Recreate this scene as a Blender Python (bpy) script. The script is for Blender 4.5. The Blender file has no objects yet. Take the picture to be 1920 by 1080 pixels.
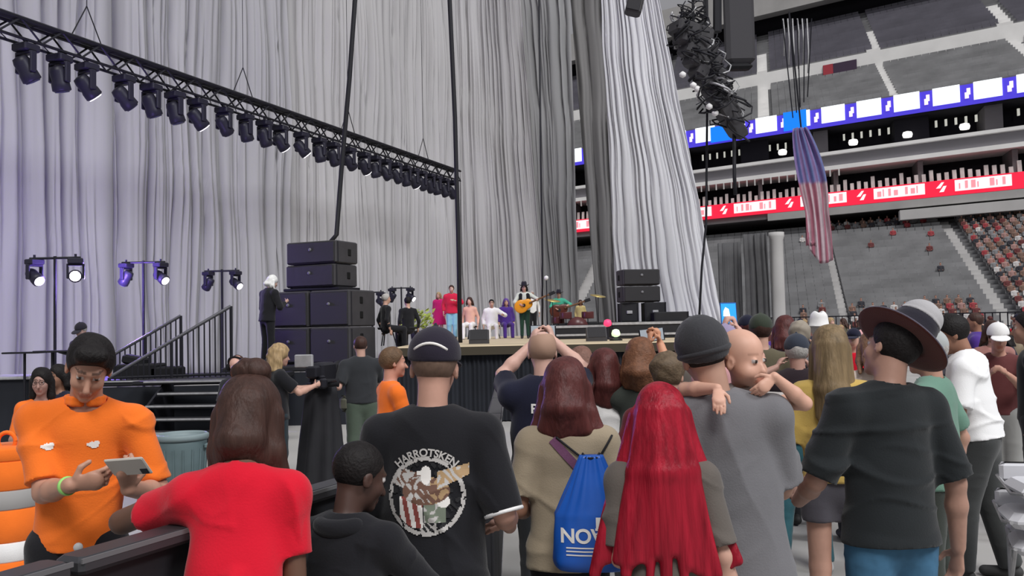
import bpy, math, random
import numpy as np
from mathutils import Vector, Matrix
from mathutils.bvhtree import BVHTree

# ---------------------------------------------------------------- camera, world, light, exposure
SC = bpy.context.scene
COL = SC.collection
F = 1663.0
PITCH = math.radians(2.48)
ROLL = math.radians(1.25)
CAMZ = 1.82
_f = Vector((0, math.cos(PITCH), math.sin(PITCH)))
_r0 = Vector((1, 0, 0)); _u0 = Vector((0, -math.sin(PITCH), math.cos(PITCH)))
_r = _r0*math.cos(ROLL) - _u0*math.sin(ROLL)
_u = _u0*math.cos(ROLL) + _r0*math.sin(ROLL)
cam_d = bpy.data.cameras.new('camera'); cam = bpy.data.objects.new('camera', cam_d); COL.objects.link(cam)
cam.matrix_world = Matrix(((_r.x, _u.x, -_f.x, 0), (_r.y, _u.y, -_f.y, 0), (_r.z, _u.z, -_f.z, CAMZ), (0, 0, 0, 1)))
cam_d.sensor_width = 36; cam_d.lens = F/1920*36; cam_d.clip_end = 500; cam_d.clip_start = 0.05
SC.camera = cam

def at(px, py, d):
    v = _f*F + _r*(px-960) - _u*(py-540)
    return Vector((0, 0, CAMZ)) + v*(d/v.y)

def floor_at(px, d, z=0.0):
    v = _f*F + _r*(px-960)
    # x at depth d on height z
    t = at(px, 540, d); b = at(px, 900, d)
    k = (z-t.z)/(b.z-t.z)
    return t.lerp(b, k)

W = bpy.data.worlds.new('World'); SC.world = W; W.use_nodes = True
wn = W.node_tree.nodes; wl = W.node_tree.links
bg = wn['Background']
geo = wn.new('ShaderNodeTexCoord'); sep = wn.new('ShaderNodeSeparateXYZ'); rmp = wn.new('ShaderNodeValToRGB')
wl.new(geo.outputs['Generated'], sep.inputs[0]); wl.new(sep.outputs['Z'], rmp.inputs['Fac'])
rmp.color_ramp.elements[0].position = 0.0; rmp.color_ramp.elements[0].color = (0.20, 0.195, 0.20, 1)
rmp.color_ramp.elements[1].position = 0.75; rmp.color_ramp.elements[1].color = (0.86, 0.86, 0.92, 1)
wl.new(rmp.outputs['Color'], bg.inputs['Color']); bg.inputs['Strength'].default_value = 0.55

def area(name, loc, target, size, power, color):
    l = bpy.data.lights.new(name, 'AREA'); l.shape = 'RECTANGLE'; l.size = size[0]; l.size_y = size[1]
    l.energy = power; l.color = color
    o = bpy.data.objects.new(name, l); COL.objects.link(o); o.location = loc
    o.rotation_euler = (Vector(target)-Vector(loc)).to_track_quat('-Z', 'Y').to_euler()
    return o
sun = bpy.data.lights.new('roof_daylight', 'SUN'); sun.energy = 1.9; sun.angle = math.radians(20); sun.color = (1, 0.985, 0.97)
so = bpy.data.objects.new('roof_daylight', sun); COL.objects.link(so)
so.rotation_euler = Vector((-0.12, 0.80, -1.0)).to_track_quat('-Z', 'Y').to_euler()
area('added_fill_light', (30, -6, 30), (0, 34, 6), (12, 8), 9000, (0.95, 0.97, 1))  # unseen soft light added to brighten the stage and curtains

SC.view_settings.view_transform = 'Standard'; SC.view_settings.look = 'None'
SC.view_settings.gamma = 1; SC.view_settings.use_curve_mapping = False
SC.view_settings.exposure = 0.0

# ---------------------------------------------------------------- helpers
random.seed(4); RNG = np.random.RandomState(7)
_mats = {}
def mat(name, col=(0.5,0.5,0.5), rough=0.8, metal=0.0, emit=None, estr=1.0, noise=0.0, nscale=8.0, bump=0.0, bscale=60.0, stretch=None, vcol=False, spec=0.3, sheen=0.0):
    if name in _mats: return _mats[name]
    m = bpy.data.materials.new(name); m.use_nodes = True; n = m.node_tree.nodes; l = m.node_tree.links
    b = n['Principled BSDF']; b.inputs['Base Color'].default_value = (*col, 1); b.inputs['Roughness'].default_value = rough
    b.inputs['Metallic'].default_value = metal
    b.inputs['Specular IOR Level'].default_value = spec
    if sheen: b.inputs['Sheen Weight'].default_value = sheen
    m.diffuse_color = (*col, 1)
    tc = n.new('ShaderNodeTexCoord'); src = tc.outputs['Object']
    if stretch:
        mp = n.new('ShaderNodeMapping'); mp.inputs['Scale'].default_value = stretch; l.new(src, mp.inputs[0]); src = mp.outputs[0]
    base = None
    if vcol:
        a = n.new('ShaderNodeAttribute'); a.attribute_name = 'Col'; base = a.outputs['Color']
    if noise > 0:
        t = n.new('ShaderNodeTexNoise'); t.inputs['Scale'].default_value = nscale; t.inputs['Detail'].default_value = 5
        l.new(src, t.inputs['Vector'])
        r = n.new('ShaderNodeMapRange'); r.inputs['From Min'].default_value = 0.25; r.inputs['From Max'].default_value = 0.75
        r.inputs['To Min'].default_value = 1-noise; r.inputs['To Max'].default_value = 1+noise
        l.new(t.outputs['Fac'], r.inputs['Value'])
        mx = n.new('ShaderNodeMix'); mx.data_type = 'RGBA'; mx.blend_type = 'MULTIPLY'; mx.inputs[0].default_value = 1
        if base is not None: l.new(base, mx.inputs[6])
        else: mx.inputs[6].default_value = (*col, 1)
        l.new(r.outputs[0], mx.inputs[7]); base = mx.outputs[2]
    if base is not None: l.new(base, b.inputs['Base Color'])
    if bump > 0:
        t = n.new('ShaderNodeTexNoise'); t.inputs['Scale'].default_value = bscale; t.inputs['Detail'].default_value = 3
        l.new(src, t.inputs['Vector'])
        bp = n.new('ShaderNodeBump'); bp.inputs['Strength'].default_value = bump; bp.inputs['Distance'].default_value = 0.01
        l.new(t.outputs['Fac'], bp.inputs['Height']); l.new(bp.outputs['Normal'], b.inputs['Normal'])
    if emit is not None:
        b.inputs['Emission Color'].default_value = (*emit, 1); b.inputs['Emission Strength'].default_value = estr
    _mats[name] = m
    return m

def hexc(h):
    v = [int(h[i:i+2], 16)/255 for i in (0, 2, 4)]
    return tuple(x/12.92 if x <= 0.04045 else ((x+0.055)/1.055)**2.4 for x in v)

def tag(o, label=None, cat=None, group=None, kind=None):
    if label: o['label'] = label
    if cat: o['category'] = cat
    if group: o['group'] = group
    if kind: o['kind'] = kind
    return o

def empty(name, loc=(0,0,0), rz=0.0, label=None, cat=None, group=None):
    o = bpy.data.objects.new(name, None); COL.objects.link(o); o.location = loc; o.rotation_euler = (0, 0, rz)
    o.empty_display_size = 0.2
    return tag(o, label, cat, group)

def link_mesh(name, me, parent=None, mats=()):
    o = bpy.data.objects.new(name, me); COL.objects.link(o)
    for m in mats: me.materials.append(m)
    if parent is not None: o.parent = parent
    return o

def copy_tree(o, parent=None):
    c = o.copy(); COL.objects.link(c); c.parent = parent
    for ch in list(o.children): copy_tree(ch, c)
    return c

class MB:
    def __init__(s): s.v = []; s.f = []; s.mi = []
    def add(s, vs, fs, mi=0):
        b = len(s.v); s.v += [tuple(v) for v in vs]; s.f += [tuple(b+i for i in f) for f in fs]; s.mi += [mi]*len(fs); return s
    def box(s, c, sz, rot=None, mi=0, taper=1.0):
        c = Vector(c); h = Vector(sz)/2; vs = []
        for z in (-1, 1):
            t = taper if z > 0 else 1.0
            for x, y in ((-1,-1),(1,-1),(1,1),(-1,1)):
                p = Vector((x*h.x*t, y*h.y*t, z*h.z))
                if rot is not None: p = rot @ p
                vs.append(c+p)
        return s.add(vs, [(3,2,1,0),(4,5,6,7),(0,1,5,4),(1,2,6,5),(2,3,7,6),(3,0,4,7)], mi)
    def bbox(s, c, sz, bev=0.01, rot=None, mi=0):
        # box with chamfered vertical and horizontal edges
        c = Vector(c); h = Vector(sz)/2; b = min(bev, h.x*.9, h.y*.9, h.z*.9); vs = []
        lv = [(-h.z, b), (-h.z+b, 0), (h.z-b, 0), (h.z, b)]
        for z, i in lv:
            X, Y = h.x-i, h.y-i; e = b
            for x, y in ((-X+e,-Y),(X-e,-Y),(X,-Y+e),(X,Y-e),(X-e,Y),(-X+e,Y),(-X,Y-e),(-X,-Y+e)):
                p = Vector((x, y, z))
                if rot is not None: p = rot @ p
                vs.append(c+p)
        fs = [tuple(range(7,-1,-1)), tuple(range(24,32))]
        for k in range(3):
            for j in range(8): fs.append((k*8+j, k*8+(j+1)%8, (k+1)*8+(j+1)%8, (k+1)*8+j))
        return s.add(vs, fs, mi)
    def tube(s, pts, r, seg=8, mi=0, caps=True):
        pts = [Vector(p) for p in pts]; n = len(pts); rs = r if isinstance(r, (list, tuple)) else [r]*n
        vs = []; up = None
        for i, p in enumerate(pts):
            d = (pts[min(i+1, n-1)]-pts[max(i-1, 0)]).normalized()
            if up is None: up = d.orthogonal().normalized()
            a = (up - d*up.dot(d)).normalized(); up = a; b = d.cross(a)
            for k in range(seg):
                t = 2*math.pi*k/seg; vs.append(p + (a*math.cos(t)+b*math.sin(t))*rs[i])
        fs = []
        for i in range(n-1):
            for k in range(seg):
                k2 = (k+1) % seg; fs.append((i*seg+k, i*seg+k2, (i+1)*seg+k2, (i+1)*seg+k))
        if caps: fs.append(tuple(range(seg-1, -1, -1))); fs.append(tuple(range((n-1)*seg, n*seg)))
        return s.add(vs, fs, mi)
    def lathe(s, c, prof, seg=24, axis=None, mi=0):
        c = Vector(c); q = Vector((0,0,1)).rotation_difference(Vector(axis)) if axis is not None else None
        vs = []
        for r, z in prof:
            for k in range(seg):
                t = 2*math.pi*k/seg; p = Vector((r*math.cos(t), r*math.sin(t), z))
                if q: p = q @ p
                vs.append(c+p)
        fs = []
        for i in range(len(prof)-1):
            for k in range(seg):
                k2 = (k+1) % seg; fs.append((i*seg+k, i*seg+k2, (i+1)*seg+k2, (i+1)*seg+k))
        fs.append(tuple(range(seg-1, -1, -1))); m = (len(prof)-1)*seg; fs.append(tuple(range(m, m+seg)))
        return s.add(vs, fs, mi)
    def prism(s, poly, a, b, conv, mi=0):
        # poly of 2d points, extruded between offsets a and b through conv(u,v,w)->xyz
        n = len(poly)
        vs = [conv(p[0], p[1], a) for p in poly] + [conv(p[0], p[1], b) for p in poly]
        fs = [tuple(range(n-1, -1, -1)), tuple(range(n, 2*n))] + [(i, (i+1) % n, n+(i+1) % n, n+i) for i in range(n)]
        return s.add(vs, fs, mi)
    def build(s, name, mats, parent=None, smooth=False):
        me = bpy.data.meshes.new(name); me.from_pydata(s.v, [], s.f); me.update()
        if not isinstance(mats, (list, tuple)): mats = [mats]
        o = link_mesh(name, me, parent, mats)
        if len(mats) > 1: me.polygons.foreach_set('material_index', s.mi)
        if smooth: me.polygons.foreach_set('use_smooth', [True]*len(s.f))
        return o

def np_mesh(name, V, Fc, parent=None, mats=(), smooth=True, col=None):
    me = bpy.data.meshes.new(name)
    nv = len(V); nf = len(Fc); k = Fc.shape[1]
    me.vertices.add(nv); me.vertices.foreach_set('co', np.asarray(V, np.float32).ravel())
    me.loops.add(nf*k); me.loops.foreach_set('vertex_index', np.asarray(Fc, np.int32).ravel())
    me.polygons.add(nf); me.polygons.foreach_set('loop_start', np.arange(0, nf*k, k, dtype=np.int32))
    me.polygons.foreach_set('loop_total', np.full(nf, k, np.int32))
    if smooth: me.polygons.foreach_set('use_smooth', np.ones(nf, bool))
    me.update(calc_edges=True)
    if col is not None:
        a = me.color_attributes.new('Col', 'FLOAT_COLOR', 'POINT')
        c = np.ones((nv, 4), np.float32); c[:, :3] = col; a.data.foreach_set('color', c.ravel())
    return link_mesh(name, me, parent, mats)

def snoise(P, freq, seed=0, n=6):
    r = np.random.RandomState(seed); out = np.zeros(len(P))
    for i in range(n):
        d = r.normal(size=3); d /= np.linalg.norm(d)
        out += np.sin(P @ (d*freq*(0.7+0.6*r.rand())) + r.rand()*6.28 + 1.3*np.sin(P @ (np.roll(d, 1)*freq*0.6)))
    return out/n*1.6
# ---------------------------------------------------------------- the setting
M_conc = mat('concrete_floor', (0.37, 0.36, 0.345), 0.75, noise=0.10, nscale=0.6, bump=0.1, bscale=4)
M_black = mat('black_matt', (0.016, 0.016, 0.019), 0.7, noise=0.15, nscale=5)
M_blackmet = mat('black_metal', (0.02, 0.02, 0.026), 0.45, metal=0.3)
M_rubber = mat('black_rubber', (0.012, 0.012, 0.014), 0.9)
M_steel = mat('galvanised_steel', (0.36, 0.36, 0.38), 0.5, metal=0.6)

fl = MB(); fl.box((10, 60, -0.1), (260, 260, 0.2)); o = fl.build('floor', M_conc); tag(o, kind='structure')

# ---- stadium bowl, seen beyond the curtains on the right
def SP(u, w, z): return Vector((23.5+.79*u+.28*w, 104-.61*u+.96*w, CAMZ+z))
M_seat = mat('grey_seat', (0.27, 0.27, 0.275), 0.6, noise=0.25, nscale=0.35)
M_seat2 = mat('dark_grey_seat', (0.13, 0.125, 0.15), 0.6, noise=0.2, nscale=0.3)
M_riser = mat('grey_riser', (0.19, 0.19, 0.195), 0.85, noise=0.12, nscale=0.5)
M_lconc = mat('light_concrete', (0.55, 0.54, 0.53), 0.85, noise=0.10, nscale=0.4)
M_wconc = mat('white_concrete', (0.88, 0.87, 0.85), 0.8, noise=0.08, nscale=0.4)
M_mid = mat('mid_grey_wall', (0.17, 0.16, 0.165), 0.85, noise=0.2, nscale=0.3)
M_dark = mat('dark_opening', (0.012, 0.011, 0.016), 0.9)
M_beam = mat('grey_beam', (0.42, 0.41, 0.40), 0.85, noise=0.15, nscale=0.3)

def slab(mb, u0, u1, sec, mi=0):
    # sec = cross-section polygon in (w,z)
    mb.prism(sec, u0, u1, lambda w, z, u: SP(u, w, z), mi); return mb

U0, U1 = -60, 75
def bank(name, w0, z0, w1, z1, rows, mseat, gaps, umin=U0, umax=U1):
    mb = MB(); sec = [(w0, z0-1.2)]
    dw = (w1-w0)/rows; dz = (z1-z0)/rows
    for r in range(rows):
        sec += [(w0+r*dw, z0+r*dz), (w0+(r+1)*dw, z0+r*dz)]
    sec += [(w1, z1), (w1+.4, z1), (w1+.4, z0-1.2)]
    slab(mb, umin, umax, sec); st = mb.build(name, M_riser); tag(st, kind='structure')
    s = MB()
    step = 0.85
    for r in range(rows):
        u = umin
        while u < umax:
            if not any(g[0] < u < g[1] for g in gaps):
                w = w0+(r+.55)*dw; z = z0+r*dz
                a = [SP(u, w-.25, z+.35), SP(u+.80, w-.25, z+.35), SP(u+.80, w+.12, z+.38), SP(u, w+.12, z+.38),
                     SP(u, w+.12, z+.92), SP(u+.80, w+.12, z+.92), SP(u, w-.25, z+.05), SP(u+.80, w-.25, z+.05)]
                s.add(a, [(0,1,2,3), (3,2,5,4), (0,6,7,1)])
            u += step
    so_ = s.build('stadium_seats', mseat, st); so_['kind'] = 'stuff'
    return st

gl = [(12.6, 13.8), (24.6, 26.0), (-16, -14.5), (40, 41.6)]
bank('floor_lower_bowl', -24, -1.3, 3, 10.0, 26, M_seat, gl)
gu = [(6.2, 7.6), (20.0, 21.6), (34, 35.6), (-8, -6.5), (48, 49.5)]
bank('floor_upper_deck', 0.6, 23.0, 12.6, 29.6, 13, M_seat, gu)
bank('floor_top_deck', 14.4, 32.2, 29, 41.5, 14, M_seat2, gu)

# aisles: pale stair strips between the seat sections
def aisle(u, wid, w0, z0, w1, z1, name, m, n=26):
    mb = MB()
    sec = []
    for i in range(n):
        sec += [(w0-.08+(w1-w0)*i/n, z0+.12+(z1-z0)*i/n), (w0-.08+(w1-w0)*(i+1)/n, z0+.12+(z1-z0)*i/n)]
    sec += [(w1, z0-.3+(z1-z0)), (w0, z0-.3)]
    slab(mb, u, u+wid, sec); tag(mb.build(name, m), kind='structure')
for i, (a, b) in enumerate(gl): aisle(a, b-a, -24, -1.3, 3, 10.0, 'trim_%d' % (i+1), M_lconc)
for i, (a, b) in enumerate(gu):
    aisle(a, b-a, .6, 23.0, 12.6, 29.6, 'trim_%d' % (i+10), M_wconc, 13)
    aisle(a, b-a, 14.4, 32.2, 21.7, 36.85, 'trim_%d' % (i+20), M_wconc, 7)

def band(name, u0, u1, w0, w1, z0, z1, m):
    mb = MB(); slab(mb, u0, u1, [(w0, z0), (w1, z0), (w1, z1), (w0, z1)]); return tag(mb.build(name, m), kind='structure')
band('wall_field', U0, U1, -24.4, -24, -CAMZ, -.9, M_beam)
band('wall_concourse', U0, U1, 12, 12.5, 7, 12, mat('concourse_wall', (.06, .055, .06), .9))
band('trim_concourse_floor', U0, U1, 3.4, 12, 9.6, 10.0, M_mid)
band('trim_soffit', U0, U1, 0.4, 12, 11.5, 12.0, M_mid)
band('trim_suite_floor_one', U0, U1, 0.45, 9, 12.0, 13.6, M_mid)
band('trim_beam_light', 7, U1, -.25, .4, 11.25, 12.05, M_beam)
band('trim_beam_light.001', 21, U1, -.9, .3, 10.0, 11.0, M_lconc)
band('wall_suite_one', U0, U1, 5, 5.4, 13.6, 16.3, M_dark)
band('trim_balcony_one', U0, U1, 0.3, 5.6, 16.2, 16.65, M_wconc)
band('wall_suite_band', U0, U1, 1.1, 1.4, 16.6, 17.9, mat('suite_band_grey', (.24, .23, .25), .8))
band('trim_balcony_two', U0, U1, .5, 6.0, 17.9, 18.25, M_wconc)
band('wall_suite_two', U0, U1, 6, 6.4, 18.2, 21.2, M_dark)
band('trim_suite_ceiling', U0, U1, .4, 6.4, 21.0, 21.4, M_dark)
band('trim_blue_fascia_back', U0, U1, .35, .9, 21.0, 23.2, M_mid)
band('wall_walkway', U0, U1, 12.4, 12.7, 29.2, 31.5, M_wconc)
band('trim_walkway_floor', U0, U1, 12.7, 14.6, 29.4, 31.4, M_lconc)
band('wall_top_back', U0, U1, 31, 31.5, 38, 48, M_dark)  # near-black colour stands in for the shadow behind the top seats
band('trim_top_beam', U0, U1, 25, 27, 43.2, 47.0, M_beam)
band('trim_top_beam.001', U0, U1, 25, 32, 47, 47.6, M_beam)
# suite dividing walls
for i in range(-7, 9):
    u = i*8.6+4
    band('trim_suite_divider', u, u+1.6 if i % 2 else u+3.4, 2.2, 6, 18.2, 21.0, M_dark if i % 2 == 0 else M_mid)
    band('trim_suite_divider', u+2, u+2.5, 1.2, 5, 13.6, 16.3, M_mid)

m = MB(); u = U0
while u < U1: slab(m, u, u+.07, [(-24.3, -.9), (-24.2, -.9), (-24.2, .25), (-24.3, .25)]); u += .5
for z_ in (-.8, .2): slab(m, U0, U1, [(-24.32, z_), (-24.2, z_), (-24.2, z_+.09), (-24.32, z_+.09)])
tag(m.build('trim_field_railing', M_dark), kind='structure')
# LED ribbons
M_red = mat('led_red', (0.5, 0.01, 0.03), 0.5, emit=(0.80, 0.018, 0.055), estr=0.95)
M_ledw = mat('led_white', (0.7, 0.6, 0.6), 0.5, emit=(0.95, 0.72, 0.74), estr=0.95)
M_ledpink = mat('led_pink', (0.6, 0.3, 0.3), 0.5, emit=(0.85, 0.22, 0.28), estr=0.9)
M_ledblue = mat('led_blue', (0.05, 0.03, 0.4), 0.5, emit=(0.055, 0.04, 0.50), estr=1.0)
M_ledbright = mat('led_bright', (0.7, 0.8, 0.8), 0.5, emit=(0.92, 0.97, 1.0), estr=1.15)
M_ledsky = mat('led_sky_blue', (0.0, 0.15, 0.6), 0.5, emit=(0.01, 0.17, 0.75), estr=1.0)
def text_mesh(txt, size, name, m, parent=None, ext=0.0, bold=.028):
    c = bpy.data.curves.new(name, 'FONT'); c.body = txt; c.size = size; c.align_x = 'CENTER'; c.align_y = 'CENTER'; c.extrude = ext; c.offset = size*bold
    t = bpy.data.objects.new(name, c); COL.objects.link(t)
    me = bpy.data.meshes.new_from_object(t.evaluated_get(bpy.context.evaluated_depsgraph_get()))
    bpy.data.objects.remove(t); bpy.data.curves.remove(c)
    return me
def ribbon(name, z0, z1, label):
    r = empty(name, SP(0, 0, z0), 0, label, 'led ribbon'); return r
inv = lambda r, mb: mb
def loc_mb(mb, base):
    mb.v = [tuple(Vector(v)-base) for v in mb.v]; return mb
rr = ribbon('led_ribbon_board', 12.2, 13.7, 'red and white lit ribbon board along the front of the suite level')
base = SP(0, 0, 12.2)
m = MB(); slab(m, U0, U1, [(.12, 12.15), (.4, 12.15), (.4, 13.75), (.12, 13.75)]); loc_mb(m, base).build('board', M_red, rr)
m = MB(); t = MB(); g = MB()
for i in range(-8, 10):
    u = i*7.8+3.0
    slab(m, u, u+5.0, [(.0, 12.5), (.13, 12.5), (.13, 13.6), (.0, 13.6)])
    for k in range(8):                     # blurred lettering of the sponsor strip
        h = .75 if k % 3 else .55
        if k == 4: continue
        slab(t, u+.35+k*.55, u+.35+k*.55+.12+.14*((k*7+i) % 3), [(-.05, 12.7), (.0, 12.7), (.0, 12.7+h), (-.05, 12.7+h)])
    for (a, b) in (((0, .5), (.45, 1.25)), ((.3, .1), (.75, .8))):
        g.prism([(u-1.75+a[0], 12.45+a[1]), (u-1.35+a[0], 12.45+a[1]), (u-1.3+b[0]*.7, 12.45+b[1]*.85), (u-1.5+b[0]*.6, 12.45+b[1]*.85)], -.02, .12, lambda uu, zz, w: SP(uu, w, zz))
loc_mb(m, base).build('white_panel', M_ledw, rr)['kind'] = 'stuff'
loc_mb(t, base).build('lettering', M_ledpink, rr)['kind'] = 'stuff'
loc_mb(g, base).build('emblem', M_ledw, rr)['kind'] = 'stuff'
rb = ribbon('led_ribbon_board', 21, 22.8, 'blue and white lit ribbon board below the upper deck')
base = SP(0, 0, 21)
m = MB(); slab(m, U0, U1, [(.1, 20.95), (.35, 20.95), (.35, 23.0), (.1, 23.0)]); loc_mb(m, base).build('board', M_ledblue, rb)
m = MB(); g = MB(); s2 = MB()
for i in range(-16, 20):
    u = i*3.75+2.2
    slab(m, u, u+2.5, [(-.02, 21.35), (.1, 21.35), (.1, 23.1), (-.02, 23.1)])  # panels oversized past the board, their bright bloom put into the shape
    slab(g, u-.8, u-.45, [(.0, 21.6), (.1, 21.6), (.1, 22.2), (.0, 22.2)]); slab(g, u-.62, u-.3, [(.0, 21.95), (.1, 21.95), (.1, 22.6), (.0, 22.6)])
slab(s2, .4, 3.0, [(-.12, 21.1), (-.02, 21.1), (-.02, 22.9), (-.12, 22.9)])
slab(s2, 9.2, 11.8, [(-.12, 21.1), (-.02, 21.1), (-.02, 23.2), (-.12, 23.2)])
loc_mb(m, base).build('white_panel', M_ledbright, rb)['kind'] = 'stuff'
loc_mb(g, base).build('numeral', M_ledw, rb)['kind'] = 'stuff'
loc_mb(s2, base).build('sky_blue_panel', M_ledsky, rb)['kind'] = 'stuff'

# banner on the walkway wall
bn = MB(); slab(bn, 14.6, 18.6, [(12.2, 29.7), (12.38, 29.7), (12.38, 30.9), (12.2, 30.9)])
b2 = MB(); slab(b2, 14.6, 15.8, [(12.12, 29.7), (12.2, 29.7), (12.2, 30.9), (12.12, 30.9)])
r = empty('wall_banner', SP(16.6, 12.2, 29.7), 0, 'dark banner with a red end on the pale walkway wall of the upper deck', 'banner')
loc_mb(bn, SP(16.6, 12.2, 29.7)).build('cloth', mat('banner_dark', (0.07, 0.045, 0.08), 0.8), r)
loc_mb(b2, SP(16.6, 12.2, 29.7)).build('red_end', mat('banner_red', (0.45, 0.06, 0.08), 0.8), r)

# lit suite seats and rails: rows of little things nobody could count
M_pale = mat('pale_suite_trim', (0.62, 0.6, 0.58), 0.7, noise=0.3, nscale=1.0)
M_lamp = mat('suite_lamp_glow', (0.9, 0.9, 0.85), 0.5, emit=(1, 0.97, 0.9), estr=1.6)
s = MB()
u = U0
k = 0
while u < U1:
    k += 1
    h = .75+.35*math.sin(k*2.3)*math.sin(k*.7)
    slab(s, u, u+.38, [(.9, 13.6), (1.2, 13.6), (1.3, 14.0+h), (1.1, 14.0+h)])
    u += .72
o = s.build('suite_seats', M_pale); tag(o, 'row of pale seat backs above the red ribbon board', 'seats', kind='stuff')
s = MB(); u = U0
while u < 16:
    slab(s, u, u+.16, [(.3, 15.5), (.5, 15.5), (.5, 16.2), (.3, 16.2)]); u += .95
o = s.build('balcony_brackets', M_pale); tag(o, 'row of pale brackets under the suite balcony', 'brackets', kind='stuff')
s = MB(); u = U0; k = 0
while u < U1:
    k += 1
    if k % 9 < 6:
        slab(s, u, u+.22, [(4.0, 19.9), (4.2, 19.9), (4.2, 20.6), (4.0, 20.6)])
        slab(s, u+.1, u+.5, [(1.3, 17.0), (1.42, 17.0), (1.42, 17.0+.4+.25*(k % 2)), (1.3, 17.6)])
    u += .95
o = s.build('suite_downlights', mat('suite_small_lamp', (.7, .7, .65), .5, emit=(.8, .8, .7), estr=.5)); tag(o, 'row of tiny downlights inside the suites', 'lamps', kind='stuff')
for i, u in enumerate((9.0, 16.8, 22.3, 27.7, 36.0)):
    ou = ['leftmost', 'second', 'third', 'fourth', 'rightmost'][i]
    s = MB(); b = SP(u, 1.0, 19.0); s.lathe((0, 0, 0), [(.05, -.32), (.42, -.28), (.5, 0), (.42, .25), (.1, .34)], 12)
    o = s.build('suite_lamp', M_lamp, None, True); o.location = b
    tag(o, ou+' bright white lamp in the suite level below the blue ribbon board', 'lamp', 'bright suite lamps')

# ---- curtains
def curtain(name, bot, top, z0, z1, cols, rows, wl, depth, seed, m, label, wander=0.07, fine=0.55, group=None):
    r = np.random.RandomState(seed)
    bot = np.array(bot, float); top = np.array(top, float)
    def samp(path, t):
        seg = np.linalg.norm(np.diff(path, axis=0), axis=1); cum = np.r_[0, np.cumsum(seg)]
        x = t*cum[-1]; return np.stack([np.interp(x, cum, path[:, i]) for i in (0, 1)], 1), cum[-1]
    t = np.linspace(0, 1, cols)
    B, L = samp(bot, t); T, _ = samp(top, t)
    tan = np.gradient(B, axis=0); tan /= np.linalg.norm(tan, axis=1)[:, None]; nrm = np.stack([tan[:, 1], -tan[:, 0]], 1)
    s = t*L
    # irregular pleats
    nodes = np.cumsum(np.r_[0, wl*(0.35+1.3*r.rand(int(L/wl*1.6)+6))])
    amp = 0.35+0.9*r.rand(len(nodes))
    nod2 = np.cumsum(np.r_[0, wl*.42*(0.4+1.2*r.rand(int(L/wl*4)+8))]); amp2 = r.rand(len(nod2))
    wa = r.rand(8)*6.28; V = np.zeros((rows, cols, 3))
    crs = [(r.rand()*L, .03+.035*r.rand(), (.25+.35*r.rand())*depth*1.3, r.rand()*6) for _ in range(int(L/wl*1.1))]
    for j in range(rows):
        v = j/(rows-1); z = z0+(z1-z0)*v
        ss = s + wander*(.8*np.sin(z*.25+wa[0]+s*.21)+.5*np.sin(z*.83+wa[1]+s*.5)+.25*np.sin(z*2.1+s*1.3+wa[2]))
        ss = np.clip(ss, 0, None)
        i = np.clip(np.searchsorted(nodes, ss)-1, 0, len(nodes)-2)
        f = (ss-nodes[i])/(nodes[i+1]-nodes[i])
        a = amp[i]*(1-f)+amp[i+1]*f
        d = depth*a*np.clip(np.sin(np.pi*f), 0, 1)**.36
        i2 = np.clip(np.searchsorted(nod2, ss)-1, 0, len(nod2)-2); f2 = (ss-nod2[i2])/(nod2[i2+1]-nod2[i2])
        fade = .55+.45*np.sin(z*.6+s*.9+wa[3])
        d += depth*fine*fade*(amp2[i2]*(1-f2)+amp2[i2+1]*f2)*np.sin(np.pi*f2)
        for cp, cw_, cd_, cph in crs: d -= cd_*(.6+.4*math.sin(z*.5+cph))*np.exp(-((ss-cp)/cw_)**2)
        P = B*(1-v)+T*v + nrm*d[:, None]
        V[j, :, 0] = P[:, 0]; V[j, :, 1] = P[:, 1]; V[j, :, 2] = z
    idx = np.arange(rows*cols).reshape(rows, cols)
    Fc = np.stack([idx[:-1, :-1].ravel(), idx[:-1, 1:].ravel(), idx[1:, 1:].ravel(), idx[1:, :-1].ravel()], 1)
    c = V.reshape(-1, 3); org = np.array([*B.mean(0), z0])
    o = np_mesh(name, c-org, Fc, None, [m]); o.location = org
    sd = o.modifiers.new('thick', 'SOLIDIFY'); sd.thickness = 0.02
    return tag(o, label, 'curtain', group)
def xy(px, d): p = at(px, 610, d); return (p.x, p.y)
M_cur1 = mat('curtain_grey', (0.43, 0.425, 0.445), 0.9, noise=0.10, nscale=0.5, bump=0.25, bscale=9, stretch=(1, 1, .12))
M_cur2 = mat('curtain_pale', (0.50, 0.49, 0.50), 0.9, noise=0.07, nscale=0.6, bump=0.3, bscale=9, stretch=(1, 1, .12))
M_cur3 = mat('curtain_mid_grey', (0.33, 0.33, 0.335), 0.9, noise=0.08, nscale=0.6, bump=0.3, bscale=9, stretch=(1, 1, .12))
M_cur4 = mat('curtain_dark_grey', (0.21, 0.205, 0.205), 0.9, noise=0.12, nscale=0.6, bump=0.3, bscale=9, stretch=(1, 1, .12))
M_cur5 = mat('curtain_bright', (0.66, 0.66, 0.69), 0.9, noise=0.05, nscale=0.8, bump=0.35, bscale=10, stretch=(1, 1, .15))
M_drape = mat('grey_drape', (0.13, 0.13, 0.135), 0.9, noise=0.15, nscale=1.5)
def ln(y): return (-16+.5*(y-24), y)
curtain('stage_curtain', [ln(8), ln(30), ln(36.5)], [ln(8), ln(30), ln(36.5)], 0, 25, 1000, 34, .85, .75, 3, M_cur1, 'tall pale grey stage curtain at the left behind the side lights')
curtain('stage_curtain', [ln(36.5), ln(41)], [ln(36.5), ln(41)], 0, 26, 340, 34, .58, .60, 5, M_cur2, 'pale crinkled curtain above the speaker stack, left of the hanging cable')
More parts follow.
